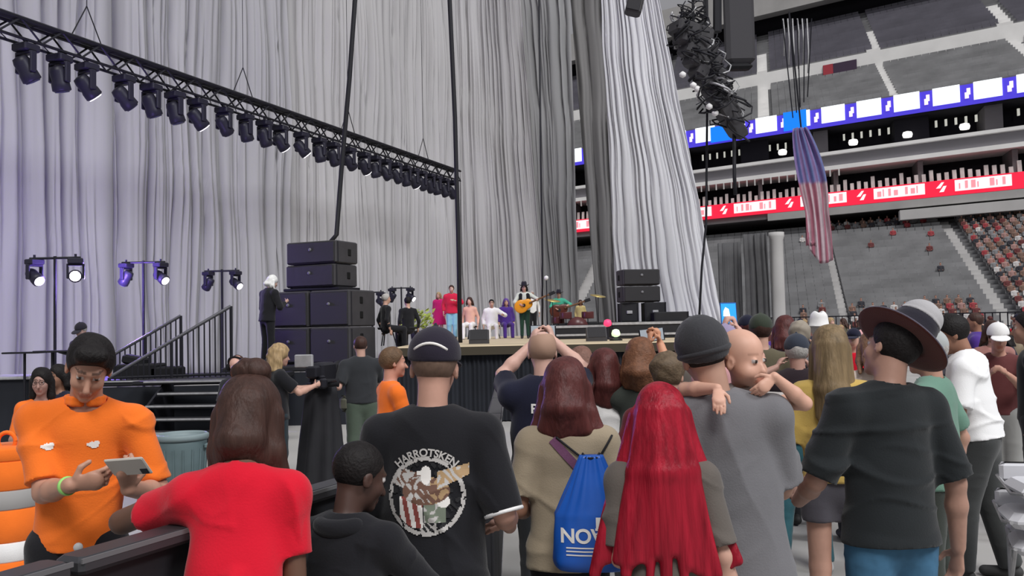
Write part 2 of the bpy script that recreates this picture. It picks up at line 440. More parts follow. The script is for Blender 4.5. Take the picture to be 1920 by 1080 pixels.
curtain('stage_curtain', [ln(41), ln(45.5), (-3.1, 49.3)], [ln(41), ln(45.5), (-3.0, 49.3)], 0, 27, 400, 34, .56, .60, 8, M_cur2, 'pale crinkled curtain between the two black cables')
curtain('stage_curtain', [(-3.1, 49.3), xy(940, 49.5), (xy(1012, 49)[0]+.5, 49)], [(-3.2, 49.3), xy(905, 49.5), xy(975, 49)], 0, 28, 260, 34, .62, .55, 11, M_cur2, 'pale leaning curtain right of the long black cable')
curtain('stage_curtain', [xy(1003, 50), xy(1092, 49)], [xy(930, 50), xy(1088, 49)], 0, 28, 280, 34, .6, .6, 14, M_cur3, 'mid grey curtain left of the narrow gap')
curtain('stage_curtain', [xy(1122, 51), xy(1175, 51)], [xy(1070, 51), xy(1165, 51)], 0, 29, 120, 40, .6, .45, 17, M_cur4, 'darkest narrow curtain right of the narrow gap')
curtain('stage_curtain', [xy(1158, 41), xy(1262, 40), xy(1368, 39.5)], [xy(1141, 41), xy(1180, 40.5), xy(1216, 40)], 0, 22, 300, 60, .62, .34, 21, M_cur5, 'brightest white curtain flaring out at the right end of the backdrop', wander=.12)
curtain('pipe_and_drape', [xy(1350, 62), xy(1395, 61)], [xy(1350, 62), xy(1395, 61)], 0, 7.3, 90, 8, .5, .25, 31, M_drape, 'grey drape hung on a frame just right of the white curtain')
curtain('pipe_and_drape', [xy(1400, 60), xy(1447, 59)], [xy(1400, 60), xy(1447, 59)], 0, 7.7, 90, 8, .5, .25, 33, M_drape, 'second grey drape beside the pale column')
# pale column
p = floor_at(1463, 59)
m = MB(); m.lathe((0, 0, 0), [(.55, 0), (.55, .3), (.42, .45), (.42, 7.2), (.5, 7.4), (.5, 7.7)], 20)
o = m.build('column', M_lconc, None, True); o.location = p; tag(o, 'pale concrete column beside the grey drapes', 'column')
# ---------------------------------------------------------------- signed-distance figure modelling
def V3(*a): return np.array(a, float)
def rotm(yaw=0, pitch=0, roll=0):
    # yaw about z (positive turns left), pitch about x (positive looks up), roll about y (positive leans to the right)
    return np.array(Matrix.Rotation(yaw, 3, 'Z') @ Matrix.Rotation(pitch, 3, 'X') @ Matrix.Rotation(roll, 3, 'Y'))
class SDF:
    def __init__(s): s.p = []; s.cuts = []
    def cap(s, a, b, ra, rb=None, k=.02, n=None, f=1.0, flat=False, op=0):
        s.p.append(('c', np.array(a, float), np.array(b, float), ra, ra if rb is None else rb, k, None if n is None else np.array(n, float)/np.linalg.norm(n), f, flat, op)); return s
    def ell(s, c, r, R=None, k=.02, op=0):
        s.p.append(('e', np.array(c, float), np.array(r, float), None if R is None else np.array(R, float), 0, k, None, 1, False, op)); return s
    def cut(s, p, n): s.cuts.append((np.array(p, float), np.array(n, float)/np.linalg.norm(n))); return s   # removes the side the normal points to
    def mesh(s, vox):
        lo = V3(9, 9, 9); hi = -lo
        bb = []
        for q in s.p:
            if q[0] == 'c':
                R = max(q[3], q[4])*max(1, q[7]); a = np.minimum(q[1], q[2])-R; b = np.maximum(q[1], q[2])+R
            else:
                R = q[2].max() if q[3] is not None else q[2]; a = q[1]-R; b = q[1]+R
            bb.append((a, b))
            if q[9] == 0: lo = np.minimum(lo, a); hi = np.maximum(hi, b)
        lo = lo-vox*3; hi = hi+vox*3
        n = np.ceil((hi-lo)/vox).astype(int)+1
        D = np.full(n, 1.0, np.float32)
        ax = [lo[i]+vox*np.arange(n[i]) for i in range(3)]
        for q, (a, b) in zip(s.p, bb):
            pad = q[5]+2.5*vox
            i0 = np.clip(np.floor((a-pad-lo)/vox).astype(int), 0, n); i1 = np.clip(np.ceil((b+pad-lo)/vox).astype(int)+1, 0, n)
            if (i1 <= i0).any(): continue
            sl = tuple(slice(i0[i], i1[i]) for i in range(3))
            X = ax[0][sl[0]][:, None, None]; Y = ax[1][sl[1]][None, :, None]; Z = ax[2][sl[2]][None, None, :]
            if q[0] == 'c':
                A, B = q[1], q[2]; ab = B-A; L2 = max(ab@ab, 1e-12); L = math.sqrt(L2)
                px, py, pz = X-A[0], Y-A[1], Z-A[2]
                t0 = (px*ab[0]+py*ab[1]+pz*ab[2])/L2; t = np.clip(t0, 0, 1)
                qx, qy, qz = px-t*ab[0], py-t*ab[1], pz-t*ab[2]
                if q[6] is not None and q[7] != 1:
                    m = q[6]; c = (1/q[7]-1)*(qx*m[0]+qy*m[1]+qz*m[2]); qx = qx+c*m[0]; qy = qy+c*m[1]; qz = qz+c*m[2]
                d = np.sqrt(qx*qx+qy*qy+qz*qz)-(q[3]+(q[4]-q[3])*t)
                if q[8]: d = np.maximum(d, (t0-1)*L)
            else:
                px, py, pz = X-q[1][0], Y-q[1][1], Z-q[1][2]
                if q[3] is not None:
                    R = q[3]; px, py, pz = (px*R[0, 0]+py*R[1, 0]+pz*R[2, 0], px*R[0, 1]+py*R[1, 1]+pz*R[2, 1], px*R[0, 2]+py*R[1, 2]+pz*R[2, 2])
                r = q[2]; k0 = np.sqrt((px/r[0])**2+(py/r[1])**2+(pz/r[2])**2)+1e-9; k1 = np.sqrt((px/r[0]**2)**2+(py/r[1]**2)**2+(pz/r[2]**2)**2)+1e-9
                d = k0*(k0-1)/k1
            E = D[sl]; k = max(q[5], 1e-4)
            if q[9] == 0:
                h = np.clip(.5+.5*(E-d)/k, 0, 1); D[sl] = E*(1-h)+d*h-k*h*(1-h)
            else:
                h = np.clip(.5-.5*(E+d)/k, 0, 1); D[sl] = E*(1-h)-d*h+k*h*(1-h)
        for P, N in s.cuts:
            d = (ax[0][:, None, None]-P[0])*N[0]+(ax[1][None, :, None]-P[1])*N[1]+(ax[2][None, None, :]-P[2])*N[2]
            D = np.maximum(D, d)
        D = D.astype(np.float32); D[0] = D[-1] = 1; D[:, 0] = D[:, -1] = 1; D[:, :, 0] = D[:, :, -1] = 1
        I = D < 0
        cnt = np.zeros(np.array(I.shape)-1, np.int8)
        for dx in (0, 1):
            for dy in (0, 1):
                for dz in (0, 1): cnt += I[dx:I.shape[0]-1+dx, dy:I.shape[1]-1+dy, dz:I.shape[2]-1+dz]
        cells = np.argwhere((cnt > 0) & (cnt < 8))
        ids = -np.ones(cnt.shape, np.int32); ids[tuple(cells.T)] = np.arange(len(cells))
        acc = np.zeros((len(cells), 3)); w = np.zeros(len(cells))
        cs = [(0,0,0),(1,0,0),(0,1,0),(1,1,0),(0,0,1),(1,0,1),(0,1,1),(1,1,1)]
        val = [D[cells[:, 0]+c[0], cells[:, 1]+c[1], cells[:, 2]+c[2]] for c in cs]
        for i in range(8):
            for j in range(i+1, 8):
                if sum(abs(cs[i][t]-cs[j][t]) for t in range(3)) != 1: continue
                a, b = val[i], val[j]; m = (a < 0) != (b < 0)
                t = np.where(m, a/(a-b+1e-12), 0)
                for d in range(3): acc[:, d] += np.where(m, cs[i][d]+(cs[j][d]-cs[i][d])*t, 0)
                w += m
        V = (cells+acc/w[:, None])*vox+lo
        Fs = []
        for axn in range(3):
            o1, o2 = (axn+1) % 3, (axn+2) % 3
            sl0 = [slice(1, -1)]*3; sl0[axn] = slice(0, -1); sl1 = list(sl0); sl1[axn] = slice(1, None)
            A = I[tuple(sl0)]; B = I[tuple(sl1)]
            for fl in (False, True):
                m = (A & ~B) if not fl else (~A & B)
                e = np.argwhere(m)
                if not len(e): continue
                e = e+np.array([1 if t != axn else 0 for t in range(3)])
                def g(d1, d2):
                    c = e.copy(); c[:, o1] -= d1; c[:, o2] -= d2; return ids[c[:, 0], c[:, 1], c[:, 2]]
                qd = np.stack([g(1, 1), g(0, 1), g(0, 0), g(1, 0)], 1)
                if fl: qd = qd[:, ::-1]
                Fs.append(qd)
        Fc = np.concatenate(Fs)
        return V, Fc
def vnormals(V, Fc):
    n = np.cross(V[Fc[:, 2]]-V[Fc[:, 0]], V[Fc[:, 3]]-V[Fc[:, 1]]); N = np.zeros_like(V)
    for i in range(4): np.add.at(N, Fc[:, i], n)
    return N/(np.linalg.norm(N, axis=1)[:, None]+1e-12)
def relax(V, Fc, it=1, w=.5):
    for _ in range(it):
        S = np.zeros_like(V); c = np.zeros(len(V))
        for a, b in ((0,1),(1,2),(2,3),(3,0)):
            np.add.at(S, Fc[:, a], V[Fc[:, b]]); np.add.at(c, Fc[:, a], 1); np.add.at(S, Fc[:, b], V[Fc[:, a]]); np.add.at(c, Fc[:, b], 1)
        V = V*(1-w)+w*S/c[:, None]
    return V
def folds(V, N, amp, seed, s=1.0, hem=None):
    r = np.random.RandomState(seed); out = np.zeros(len(V))
    for i in range(5):
        d = V3(r.normal()*.8, r.normal()*.8, r.normal()*1.5); d *= (9+9*r.rand())/np.linalg.norm(d)/s
        ph = V @ d + 1.1*np.sin(V @ V3(r.normal(), r.normal(), r.normal())*7/s)+r.rand()*6
        wt = .5+.5*np.sin(V @ V3(r.normal(), r.normal(), r.normal())*5/s+r.rand()*6)
        out += (1-np.abs(np.sin(ph))**.7*2)*wt**2*1.6
    if hem is not None: out = out*np.clip((V[:, 2]-hem)/.12, .15, 1)
    N = N*V3(1, 1, .12); return V+N*(np.clip(out, -.9, 4)*amp/2.2)[:, None]

def norm(v): v = np.array(v, float); return v/np.linalg.norm(v)
def ik(S, T, l1, l2, pole):
    d = T-S; L = np.linalg.norm(d); L = min(L, (l1+l2)*.999); d = norm(d); T = S+d*L
    a = (l1*l1-l2*l2+L*L)/(2*L); h = math.sqrt(max(l1*l1-a*a, 0)); p = np.array(pole, float); p = norm(p-d*(p@d))
    return S+d*a+p*h, T

def hand(g, wr, d, pn, side, sc, curl=.5, vox=.007, k=.008):
    # wr wrist, d finger direction, pn palm-facing normal, side +1 when thumb lies along cross(d,pn)
    d = norm(d); pn = norm(pn-d*(d@pn)); t = np.cross(d, pn)*side; rm = vox*.75
    pc = wr+d*.045*sc
    g.cap(wr, pc+d*.035*sc, .024*sc, .036*sc, k=.012, n=pn, f=.48)
    for i, (off, L) in enumerate(((.027, .070), (.009, .078), (-.009, .073), (-.026, .058))):
        b = wr+d*.085*sc+t*off*sc; c1 = curl*(.8+.12*i)
        u1 = d*math.cos(c1)+pn*math.sin(c1); u2 = d*math.cos(c1*2.1)+pn*math.sin(c1*2.1)
        m = b+u1*L*.5*sc; e = m+u2*L*.5*sc; r = max(.0088*sc, rm)
        g.cap(b-d*.01*sc, m, r*1.05, r, k=.004); g.cap(m, e, r, r*.85, k=.003)
    b = wr+d*.025*sc+t*.024*sc; m = b+(t*.75+d*.5+pn*.35)*.038*sc; e = m+(d*.8+t*.25+pn*.5)*.033*sc; r = max(.0105*sc, rm)
    g.cap(b, m, r*1.15, r, k=.006); g.cap(m, e, r, r*.85, k=.004)

SKIN = {}
def skin_mat(name, col): return mat('skin_'+name, col, 0.5, vcol=True, noise=.04, nscale=30, spec=.35)

def head_prims(g, O, R, hs, vox, child=False, k=1):
    P = lambda x, y, z: O+R@(V3(x, y, z)*hs)
    E = lambda c, r, k=.02, op=0: g.ell(P(*c), V3(*r)*hs, R, k*hs, op)
    C = lambda a, b, ra, rb=None, k=.01, n=None, f=1, op=0: g.cap(P(*a), P(*b), ra*hs, (ra if rb is None else rb)*hs, k*hs, None if n is None else R@V3(*n), f, False, op)
    if child:
        E((0, -.012, .032), (.080, .097, .090)); E((0, .03, -.04), (.062, .064, .066), .03); E((0, .068, -.086), (.02, .018, .018), .03)
        for sx in (-1, 1): E((sx*.04, .058, -.045), (.030, .030, .028), .025)
        C((0, .092, -.015), (0, .101, -.038), .006, .0125, .014)
    else:
        E((0, -.012, .03), (.076, .096, .09)); E((0, .028, -.045), (.057, .064, .074), .03); E((0, .072, -.102), (.022, .018, .017), .025)
        for sx in (-1, 1): E((sx*.036, .064, -.034), (.022, .022, .022), .025)
        C((0, .090, .0), (0, .111, -.042), .007, .0135, .012)
        C((-.032, .082, .022), (.032, .082, .022), .010, None, .02)
    for sx in (-1, 1):
        E((sx*.031, .099, .004), (.017, .014, .011), .010, 1)
        E((sx*.031, .081, .004), (.0125, .0125, .0125), .002)
        E((sx*.078, -.004, -.012), (.010, .020, .030), .006); E((sx*.087, .004, -.010), (.006, .010, .016), .005, 1)
    C((-.018, .088, -.070), (.018, .088, -.070), .006, None, .006); C((-.014, .086, -.081), (.014, .086, -.081), .007, None, .006)

def head_colors(V, O, R, hs, skin, brow, lipf=.6, beard=None):
    q = (V-O)@R/hs; c = np.tile(np.array(skin), (len(V), 1)).astype(float)
    x, y, z = np.abs(q[:, 0]), q[:, 1], q[:, 2]
    if beard is not None:
        m = (y > .0) & (z < -.045) & (z > -.15) & (np.linalg.norm(q, axis=1) < .17); c[m] = beard
    m = (x < .026) & (y > .08) & (np.abs(z+.075) < .012+.0*x) & (y < .13); c[m] = np.array(skin)*V3(.84, .58, .54)
    m = (np.abs(x-.031) < .020) & (np.abs(z-.032+5*(x-.030)**2) < .0045) & (y > .06) & (y < .13); c[m] = brow
    m = (np.abs(x-.031) < .014) & (np.abs(z-.004) < .0075) & (y > .075) & (y < .13); c[m] = (.55, .52, .5)
    m = (np.abs(x-.031) < .007) & (np.abs(z-.004) < .0075) & (y > .08) & (y < .13); c[m] = (.03, .02, .015)
    return c

class Fig: pass
def person(name='person', label='', loc=(0, 0), face=0, H=1.75, w=1.0, z0=0.0, skin=(.45, .27, .19), brow=(.05, .03, .02), vox=.011,
           lean=0, twist=0, side=0, head=(0, 0, 0), sh_up=(0, 0), R=None, L=None, shirt=None, pants=None, hair=None, hat=None,
           female=False, legs=((.10, 0), (.10, 0)), shoes=(.03, .03, .03), group=None, child=False, belly=0.0, beard=None, cat='person', seated=False, fold=None, hs=None):
    """R / L: dict(t=(x,y,z) wrist target in metres for a 1.75 m figure, pole, fd finger direction, pn palm normal, curl)"""
    s = H/1.75; hs_ = hs or 1.0
    root = empty(name, (loc[0], loc[1], z0), face, label, cat, group)
    g = SDF(); f = Fig(); f.s = s; f.root = root
    vb = vox if vox < .0062 else vox*1.28 if vox < .009 else vox*1.42
    piv = V3(0, 0, .95); Rt = rotm(0, -lean, side)
    def T(x, y, z): return piv+Rt@(V3(x, y, z)-piv)
    Rtw = Rt@rotm(twist)
    def Tw(x, y, z): return piv+Rtw@(V3(x, y, z)-piv)
    f.T = Tw; f.Rt = Rtw; ny = Rtw@V3(0, 1, 0)
    shw = (.155 if female else .185)*w**.5; hipw = (.17 if female else .165)
    cw = w*(.90 if female else 1.0)
    # trunk
    sr = .014 if shirt else 0
    g.cap(Tw(0, 0, 1.31), Tw(0, 0, 1.13), .150*cw-sr, .125*cw-sr, .05, ny, .66); g.cap(T(0, .01+belly*.5, 1.10), T(0, 0, .95), .125*cw+belly*.3-sr, hipw*cw-sr, .05, Rt@V3(0, 1, 0), .68)
    shs = {}
    for sx, up in ((1, sh_up[0]), (-1, sh_up[1])):
        S = Tw(sx*shw, 0, 1.388+up); shs[sx] = S
        g.cap(Tw(0, -.015, 1.43), S, .05, .052, .04)
    nb = Tw(0, -.005, 1.44); Rh = Rtw@rotm(head[0], head[1], head[2]); hc = Tw(0, .02, 1.50)+Rh@V3(0, .005, .13)*hs_
    f.hc = hc*1; f.Rh = Rh; f.hs = hs_
    g.cap(nb, hc+Rh@V3(0, -.025, -.05)*hs_, .058 if not female else .05, .053 if not female else .045, .03)
    head_prims(g, hc, Rh, hs_, vox, child)
    # arms
    arms = {}
    for sx, A in ((1, R), (-1, L)):
        S = shs[sx]; A = dict(A or {})
        t = A.get('t', (sx*(shw+.085), -.0, .885)); Tt = np.array(t, float)
        Rz = np.array(Matrix.Rotation(-face, 3, 'Z'))
        if 'tw' in A: Tt = Rz@(np.array(A['tw'], float)-V3(loc[0], loc[1], z0))/s
        for kk in ('fd', 'pn', 'pole'):
            if A.get('world') and kk in A: A[kk] = Rz@np.array(A[kk], float)
        if A.get('rel', False): Tt = Tw(*t)
        pole = A.get('pole', (sx*.5, -1, -.1)); El, Wr = ik(S, Tt, .285*A.get('al', 1), .255*A.get('al', 1), pole)
        fd = A.get('fd', norm(Wr-El)); pn = A.get('pn', (-sx, 0, 0))
        arms[sx] = (S, El, Wr)
        ar = A.get('ar', 1)*cw**.5; g.cap(S, El, .048*ar, .038*ar, .03); g.cap(El, El+(Wr-El)*.35, .038*ar, .040*ar, .02); g.cap(El+(Wr-El)*.35, Wr, .040*ar, .027*A.get('ar', 1), .02)
        hand(g, Wr, np.array(fd, float), np.array(pn, float), A.get('ts', 1 if sx > 0 else -1), A.get('hsc', 1.0), A.get('curl', .45), vox/s)
    f.arms = arms
    # legs
    lg = {}
    for sx, (fx, fy) in ((1, legs[0]), (-1, legs[1])):
        hp = V3(sx*.09, 0, .92)
        if seated: kn = V3(sx*.12, .42, .90); an = V3(sx*.12, .44, .48)
        else: kn = V3(sx*(.085+(fx-.10)*.5+.005), .02+fy*.5, .50); an = V3(sx*fx, -.02+fy, .09)
        lg[sx] = (hp, kn, an)
        g.cap(hp, kn, .085*cw, .055, .04); g.cap(kn, kn+(an-kn)*.3, .053, .056, .02); g.cap(kn+(an-kn)*.3, an, .056, .036, .02)
        g.cap(an+V3(0, -.02, -.05), an+V3(0, .14, -.06), .034, .03, .02, V3(0, 0, 1), .8)
    f.lg = lg
    V, Fc = g.mesh(vb/s)
    c = head_colors(V, hc, Rh, hs_, skin, brow, beard=beard)
    body = np_mesh('body', V*s, Fc, root, [skin_mat('a', (.5, .3, .2))], True, c)
    f.body = body
    sk = fold if fold is not None else .006
    if shirt:
        col = shirt['m']; hem = shirt.get('hem', .90); sl = shirt.get('sleeve', .62); sg = SDF(); e = shirt.get('loose', 0.0); lw = shirt.get('hemw', 0)
        sg.cap(Tw(0, 0, 1.33), Tw(0, 0, 1.15), .168*cw+e, .158*cw+e, .05, ny, .66); sg.cap(Tw(0, belly*.6, 1.15), T(0, 0, hem), .158*cw+e+belly*.3, (hipw+.012)*cw+e+lw, .05, Rt@V3(0, 1, 0), .70)
        for sx in (1, -1):
            S, El, Wr = arms[sx]; sg.cap(Tw(0, -.02, 1.425), S+V3(0, 0, .0), .06, .066+e*.5, .05)
            if sl > 0:
                if sl <= 1:
                    sg.cap(S, S+(El-S)*sl, .066*cw**.5+e*.6, .060*cw**.5+e*.8, .03, None, 1, True)
                else:
                    sg.cap(S, El, .064*cw**.5+e*.6, .052*cw**.5+e*.5, .03); sg.cap(El, El+(Wr-El)*(sl-1), .052*cw**.5+e*.5, .038+e*.4, .02, None, 1, True)
        sg.cut(T(0, 0, hem), -(Rt@V3(0, 0, 1)))
        sg.cap(nb+V3(0, 0, -.01), nb+(hc-nb)*.8, .064, .075, .008, op=1)
        SV, SF = sg.mesh(vox*1.38/s); N = vnormals(SV, SF)
        sk2 = shirt.get('fold', sk); SV = folds(SV, N, sk2, shirt.get('seed', 5), hem=hem)
        f.shirt = np_mesh('shirt' if 'name' not in shirt else shirt['name'], SV*s, SF, root, [col], True)
        f.shV, f.shF = SV*s, SF
        if shirt.get('label'): f.shirt['label'] = shirt['label']
        if shirt.get('collar'):
            cg = SDF()
            for q in range(14):
                a0 = 2*math.pi*q/14+.25; a1 = 2*math.pi*(q+1)/14+.25
                if q == 3: continue
                pa = nb+Rtw@V3(.066*math.cos(a0), .062*math.sin(a0)+.005, .022); pb = nb+Rtw@V3(.066*math.cos(a1), .062*math.sin(a1)+.005, .022)
                cg.cap(pa, pb, .012, .012, .006); cg.cap(pa+V3(0, 0, .018), pb+V3(0, 0, .018), .009, .009, .006)
            CV, CF = cg.mesh(.006); np_mesh('collar', CV*s, CF, f.shirt, [col], True)
    if pants:
        pg = SDF(); tp = pants.get('top', 1.03); e = pants.get('loose', 0.0); ln_ = pants.get('len', 1.0)
        pg.cap(T(0, 0, 1.02), T(0, 0, .95), (.142 if not female else .13)*cw+belly*.3, (hipw+.004)*cw, .04, Rt@V3(0, 1, 0), .70)
        for sx in (1, -1):
            hp, kn, an = lg[sx]
            if ln_ >= 1:
                pg.cap(hp, kn, .098*cw+e, .070+e, .04); pg.cap(kn, an+(an-kn)*.02, .070+e, .058+e*1.2, .02, None, 1, True)
            else:
                pg.cap(hp, hp+(kn-hp)*ln_, .100*cw+e, (.100-.02*ln_)*cw+e*1.2, .04, None, 1, True)
        pg.cut(T(0, 0, tp), Rt@V3(0, 0, 1))
        PV, PF = pg.mesh(max(vox*1.65, .0125)/s); N = vnormals(PV, PF); PV = folds(PV, N, sk*.8, 9)
        f.pants = np_mesh(pants.get('name', 'trousers'), PV*s, PF, root, [pants['m']], True)
    for sx in (1, -1):
        hp, kn, an = lg[sx]; b = SDF()
        b.cap(an+V3(0, -.03, -.045), an+V3(0, .15, -.055), .046, .040, .02, V3(0, 0, 1), .85); b.cap(an+V3(0, -.01, .0), an+V3(0, 0, -.03), .045, .046, .02)
        b.cut(an+V3(0, 0, -.09), V3(0, 0, -1))
        BV, BF = b.mesh(max(vox, .010)/s); np_mesh('shoe', BV*s, BF, root, [mat('shoe_%.2f' % shoes[0], shoes, .6)], True)
    if hair: f.hair = do_hair(f, hair, vox)
    if hat: f.hat = do_hat(f, hat, vox)
    return f

def do_hair(f, hair, vox):
    s = f.s; hs = f.hs; O = f.hc; R = f.Rh; st = hair['style']; g = SDF(); P = lambda x, y, z: O+R@(V3(x, y, z)*hs)
    th = hair.get('th', .012); m = hair['m']; seed = hair.get('seed', 3); nf = 60; na = .003; vs = .25
    def skullcap(th, line=-.028, back=-.085):
        g.ell(P(0, -.016, .032), (V3(.078, .094, .088)+th)*hs, R, .01)
        g.cut(P(0, .0, line), R@V3(0, .80, -.60)); g.cut(P(0, 0, back), R@V3(0, 0, -1))
    if st == 'short': skullcap(th)
    elif st == 'crop': skullcap(.005); na = .0012
    elif st == 'quiff':
        skullcap(th); g.cuts.pop(0); g.p.append(g.p.pop()); g.cap(P(-.035, .066, .098), P(.035, .066, .098), .026*hs, .026*hs, .03)
        g.cut(P(0, .085, .075), R@V3(0, .80, -.60)); na = .006; nf = 45
    elif st == 'curly':
        L = hair.get('len', .25); g.ell(P(0, -.016, .035), (V3(.08, .094, .088)+.030)*hs, R, .02)
        for i in range(9):
            a = math.radians(-200+i*27.5); x = math.cos(a)*.085; y = math.sin(a)*.075-.03
            g.cap(P(x*.9, y, .0), P(x*1.25, y*1.1, -L), .040*hs, .032*hs, .03)
        g.ell(P(0, .12, -.02), (.060, .075, .085), R, .01, 1); na = .012; nf = 55; vs = 1
    elif st == 'afro':
        g.ell(P(0, -.016, .035), (V3(.08, .094, .088)+th)*hs, R, .02); g.cut(P(0, .02, -.02), R@V3(0, .80, -.60)); na = .008; nf = 70; vs = 1
    elif st in ('long', 'bob'):
        L = hair.get('len', .40); wd = hair.get('wid', .085); sp = hair.get('spread', .02); bk = hair.get('back', -.06)
        g.ell(P(0, -.018, .034), (V3(.080, .096, .088)+th)*hs, R, .02)
        dn = np.array([0, 0, -1.0]); rr = np.random.RandomState(seed); side = R@V3(1, 0, 0); bkv = R@V3(0, -1, 0); bkv = norm(V3(bkv[0], bkv[1], 0))
        n = hair.get('n', 9)
        for i in range(n):
            q = (i/(n-1)-.5)*2; a0 = P(q*wd, -.055-.035*(1-q*q), .02 if abs(q) < .9 else .0)
            if abs(q) > .7: a0 = P(q*wd*1.0, -.02, .0)
            sh = f.T(0, 0, 1.40)
            z1 = min(a0[2]-.2, sh[2]+.05)
            mid = V3(a0[0], a0[1], a0[2]-min(.22, L*.5))+bkv*(.015+.05*(1-abs(q)))*1.0+side*q*sp*.6
            end = V3(a0[0], a0[1], a0[2]-L*(1-.10*abs(q)+hair.get('ragged', .10)*(rr.rand()-.5)))+bkv*hair.get('out', .10)+side*(q*sp*1.6+.012*(rr.rand()-.5))
            g.cap(a0, mid, .034*hs, .032, .025); g.cap(mid, end, .032, hair.get('tip', .012)+.006*rr.rand(), .02)
        if hair.get('facecut', True): g.ell(P(0, .13, -.02), (.066, .085, .10), R, .01, 1)
        na = hair.get('na', .006); nf = 50; vs = .12
    elif st == 'bun':
        skullcap(.016, -.03, -.09); g.ell(P(0, -.05, .135), (.058, .055, .042), R, .012); g.ell(P(0, -.03, -.08), (.07, .06, .05), R, .03); na = .004; nf = 50
    elif st == 'bald_sides':
        skullcap(.006); g.ell(P(0, .01, .10), (.062, .085, .07), R, .005, 1)
    HV, HF = g.mesh(max(vox*.85, .006)/s); N = vnormals(HV, HF)
    q = (HV-O); q2 = q.copy(); q2[:, 2] *= vs; nz = snoise(q2, nf, seed, 8)
    HV = HV+N*(nz*na)[:, None]
    o = np_mesh('hair', HV*s, HF, f.root, [m], True)
    if hair.get('label'): o['label'] = hair['label']
    return o

def do_hat(f, hat, vox):
    s = f.s; hs = f.hs; O = f.hc; R = f.Rh; st = hat['style']; P = lambda x, y, z: O+R@(V3(x, y, z)*hs); g = SDF(); v = max(vox*.9, .007)/s
    if st == 'cap':        # fitted cap, visor forwards or backwards
        bk = hat.get('yaw', 0); R2 = R@rotm(bk); Q = lambda x, y, z: O+R2@(V3(x, y, z)*hs)
        g.ell(Q(0, -.012, .045), V3(.094, .110, .100)*hs, R2, .01); g.cut(Q(0, 0, .025), R2@V3(0, .12, -1)); g.cap(Q(0, -.012, .145), Q(0, -.012, .15), .009, .009, .004)
        CV, CF = g.mesh(v); o = np_mesh('cap', CV*s, CF, f.root, [hat['m']], True)
        b = SDF(); b.ell(Q(0, .12, .022), V3(.082, .085, .012)*hs, R2@rotm(0, -.18), .01); b.cut(Q(0, .06, 0), R2@V3(0, -1, 0))
        BV, BF = b.mesh(.006); np_mesh('visor', BV*s, BF, o, [hat.get('mv', hat['m'])], True)
    elif st == 'beanie':
        g.ell(P(0, -.014, .04), V3(.094, .112, .106)*hs, R, .01); g.cut(P(0, 0, -.005), R@V3(0, .22, -1))
        CV, CF = g.mesh(v); CV = CV+vnormals(CV, CF)*(np.sin(np.arctan2(*((CV-O)@R)[:, :2].T)*60)*.0008)[:, None]; o = np_mesh('beanie', CV*s, CF, f.root, [hat['m']], True)
        for zc in (.0,):
            b = SDF(); b.ell(P(0, -.012, .012), V3(.098, .116, .03)*hs, R, .01); b.cut(P(0, 0, .030), R@V3(0, 0, 1)); b.cut(P(0, 0, -.010), R@V3(0, .22, -1))
            BV, BF = b.mesh(.006); np_mesh('cuff', BV*s, BF, o, [hat['m']], True)
    elif st == 'cowboy':
        bw = hat.get('brim', .20); tilt = hat.get('tilt', 0); R2 = R@rotm(0, hat.get('pitch', 0), tilt); Q = lambda x, y, z: O+R2@(V3(x, y, z)*hs)
        g.cap(Q(0, -.01, .06), Q(0, -.01, .135), .098*hs, .088*hs, .02, R2@V3(0, 1, 0), 1.15); g.ell(Q(0, -.01, .225), (.030, .10, .045), R2, .02, 1); g.cut(Q(0, 0, .055), R2@V3(0, 0, -1))
        CV, CF = g.mesh(v); o = np_mesh('hat', CV*s, CF, f.root, [hat['m']], True)
        if hat.get('mtop'):
            pass
        nr, na = 7, 48; vs = []
        for lay in (0, 1):
            for i in range(nr):
                r = .085+(bw-.085)*i/(nr-1)
                for k in range(na):
                    a = 2*math.pi*k/na; up = .055*(i/(nr-1))**2*abs(math.cos(a))**2*hat.get('curl', 1)
                    vs.append(Q(r*math.cos(a), -.01+r*1.12*math.sin(a), .058+up-.006*lay))
        fs = []
        for lay in (0, 1):
            b0 = lay*nr*na
            for i in range(nr-1):
                for k in range(na):
                    k2 = (k+1) % na; q = [b0+i*na+k, b0+(i+1)*na+k, b0+(i+1)*na+k2, b0+i*na+k2]; fs.append(q if lay == 0 else q[::-1])
        for k in range(na):
            k2 = (k+1) % na; i = nr-1; fs.append([i*na+k, nr*na+i*na+k, nr*na+i*na+k2, i*na+k2]); fs.append([k2, nr*na+k2, nr*na+k, k])
        br = np_mesh('brim', np.array(vs)*s, np.array(fs), o, [hat.get('mb', hat['m'])], True)
        if 'mu' in hat:
            br.data.materials.append(hat['mu']); mi = [0]*((nr-1)*na)+[1]*((nr-1)*na)+[0]*(2*na); br.data.polygons.foreach_set('material_index', mi)
    return o

def project(verts2d, zc, f, parent_mesh_V, parent_F, R2, O2, off=.004, sgn=-1):
    pass

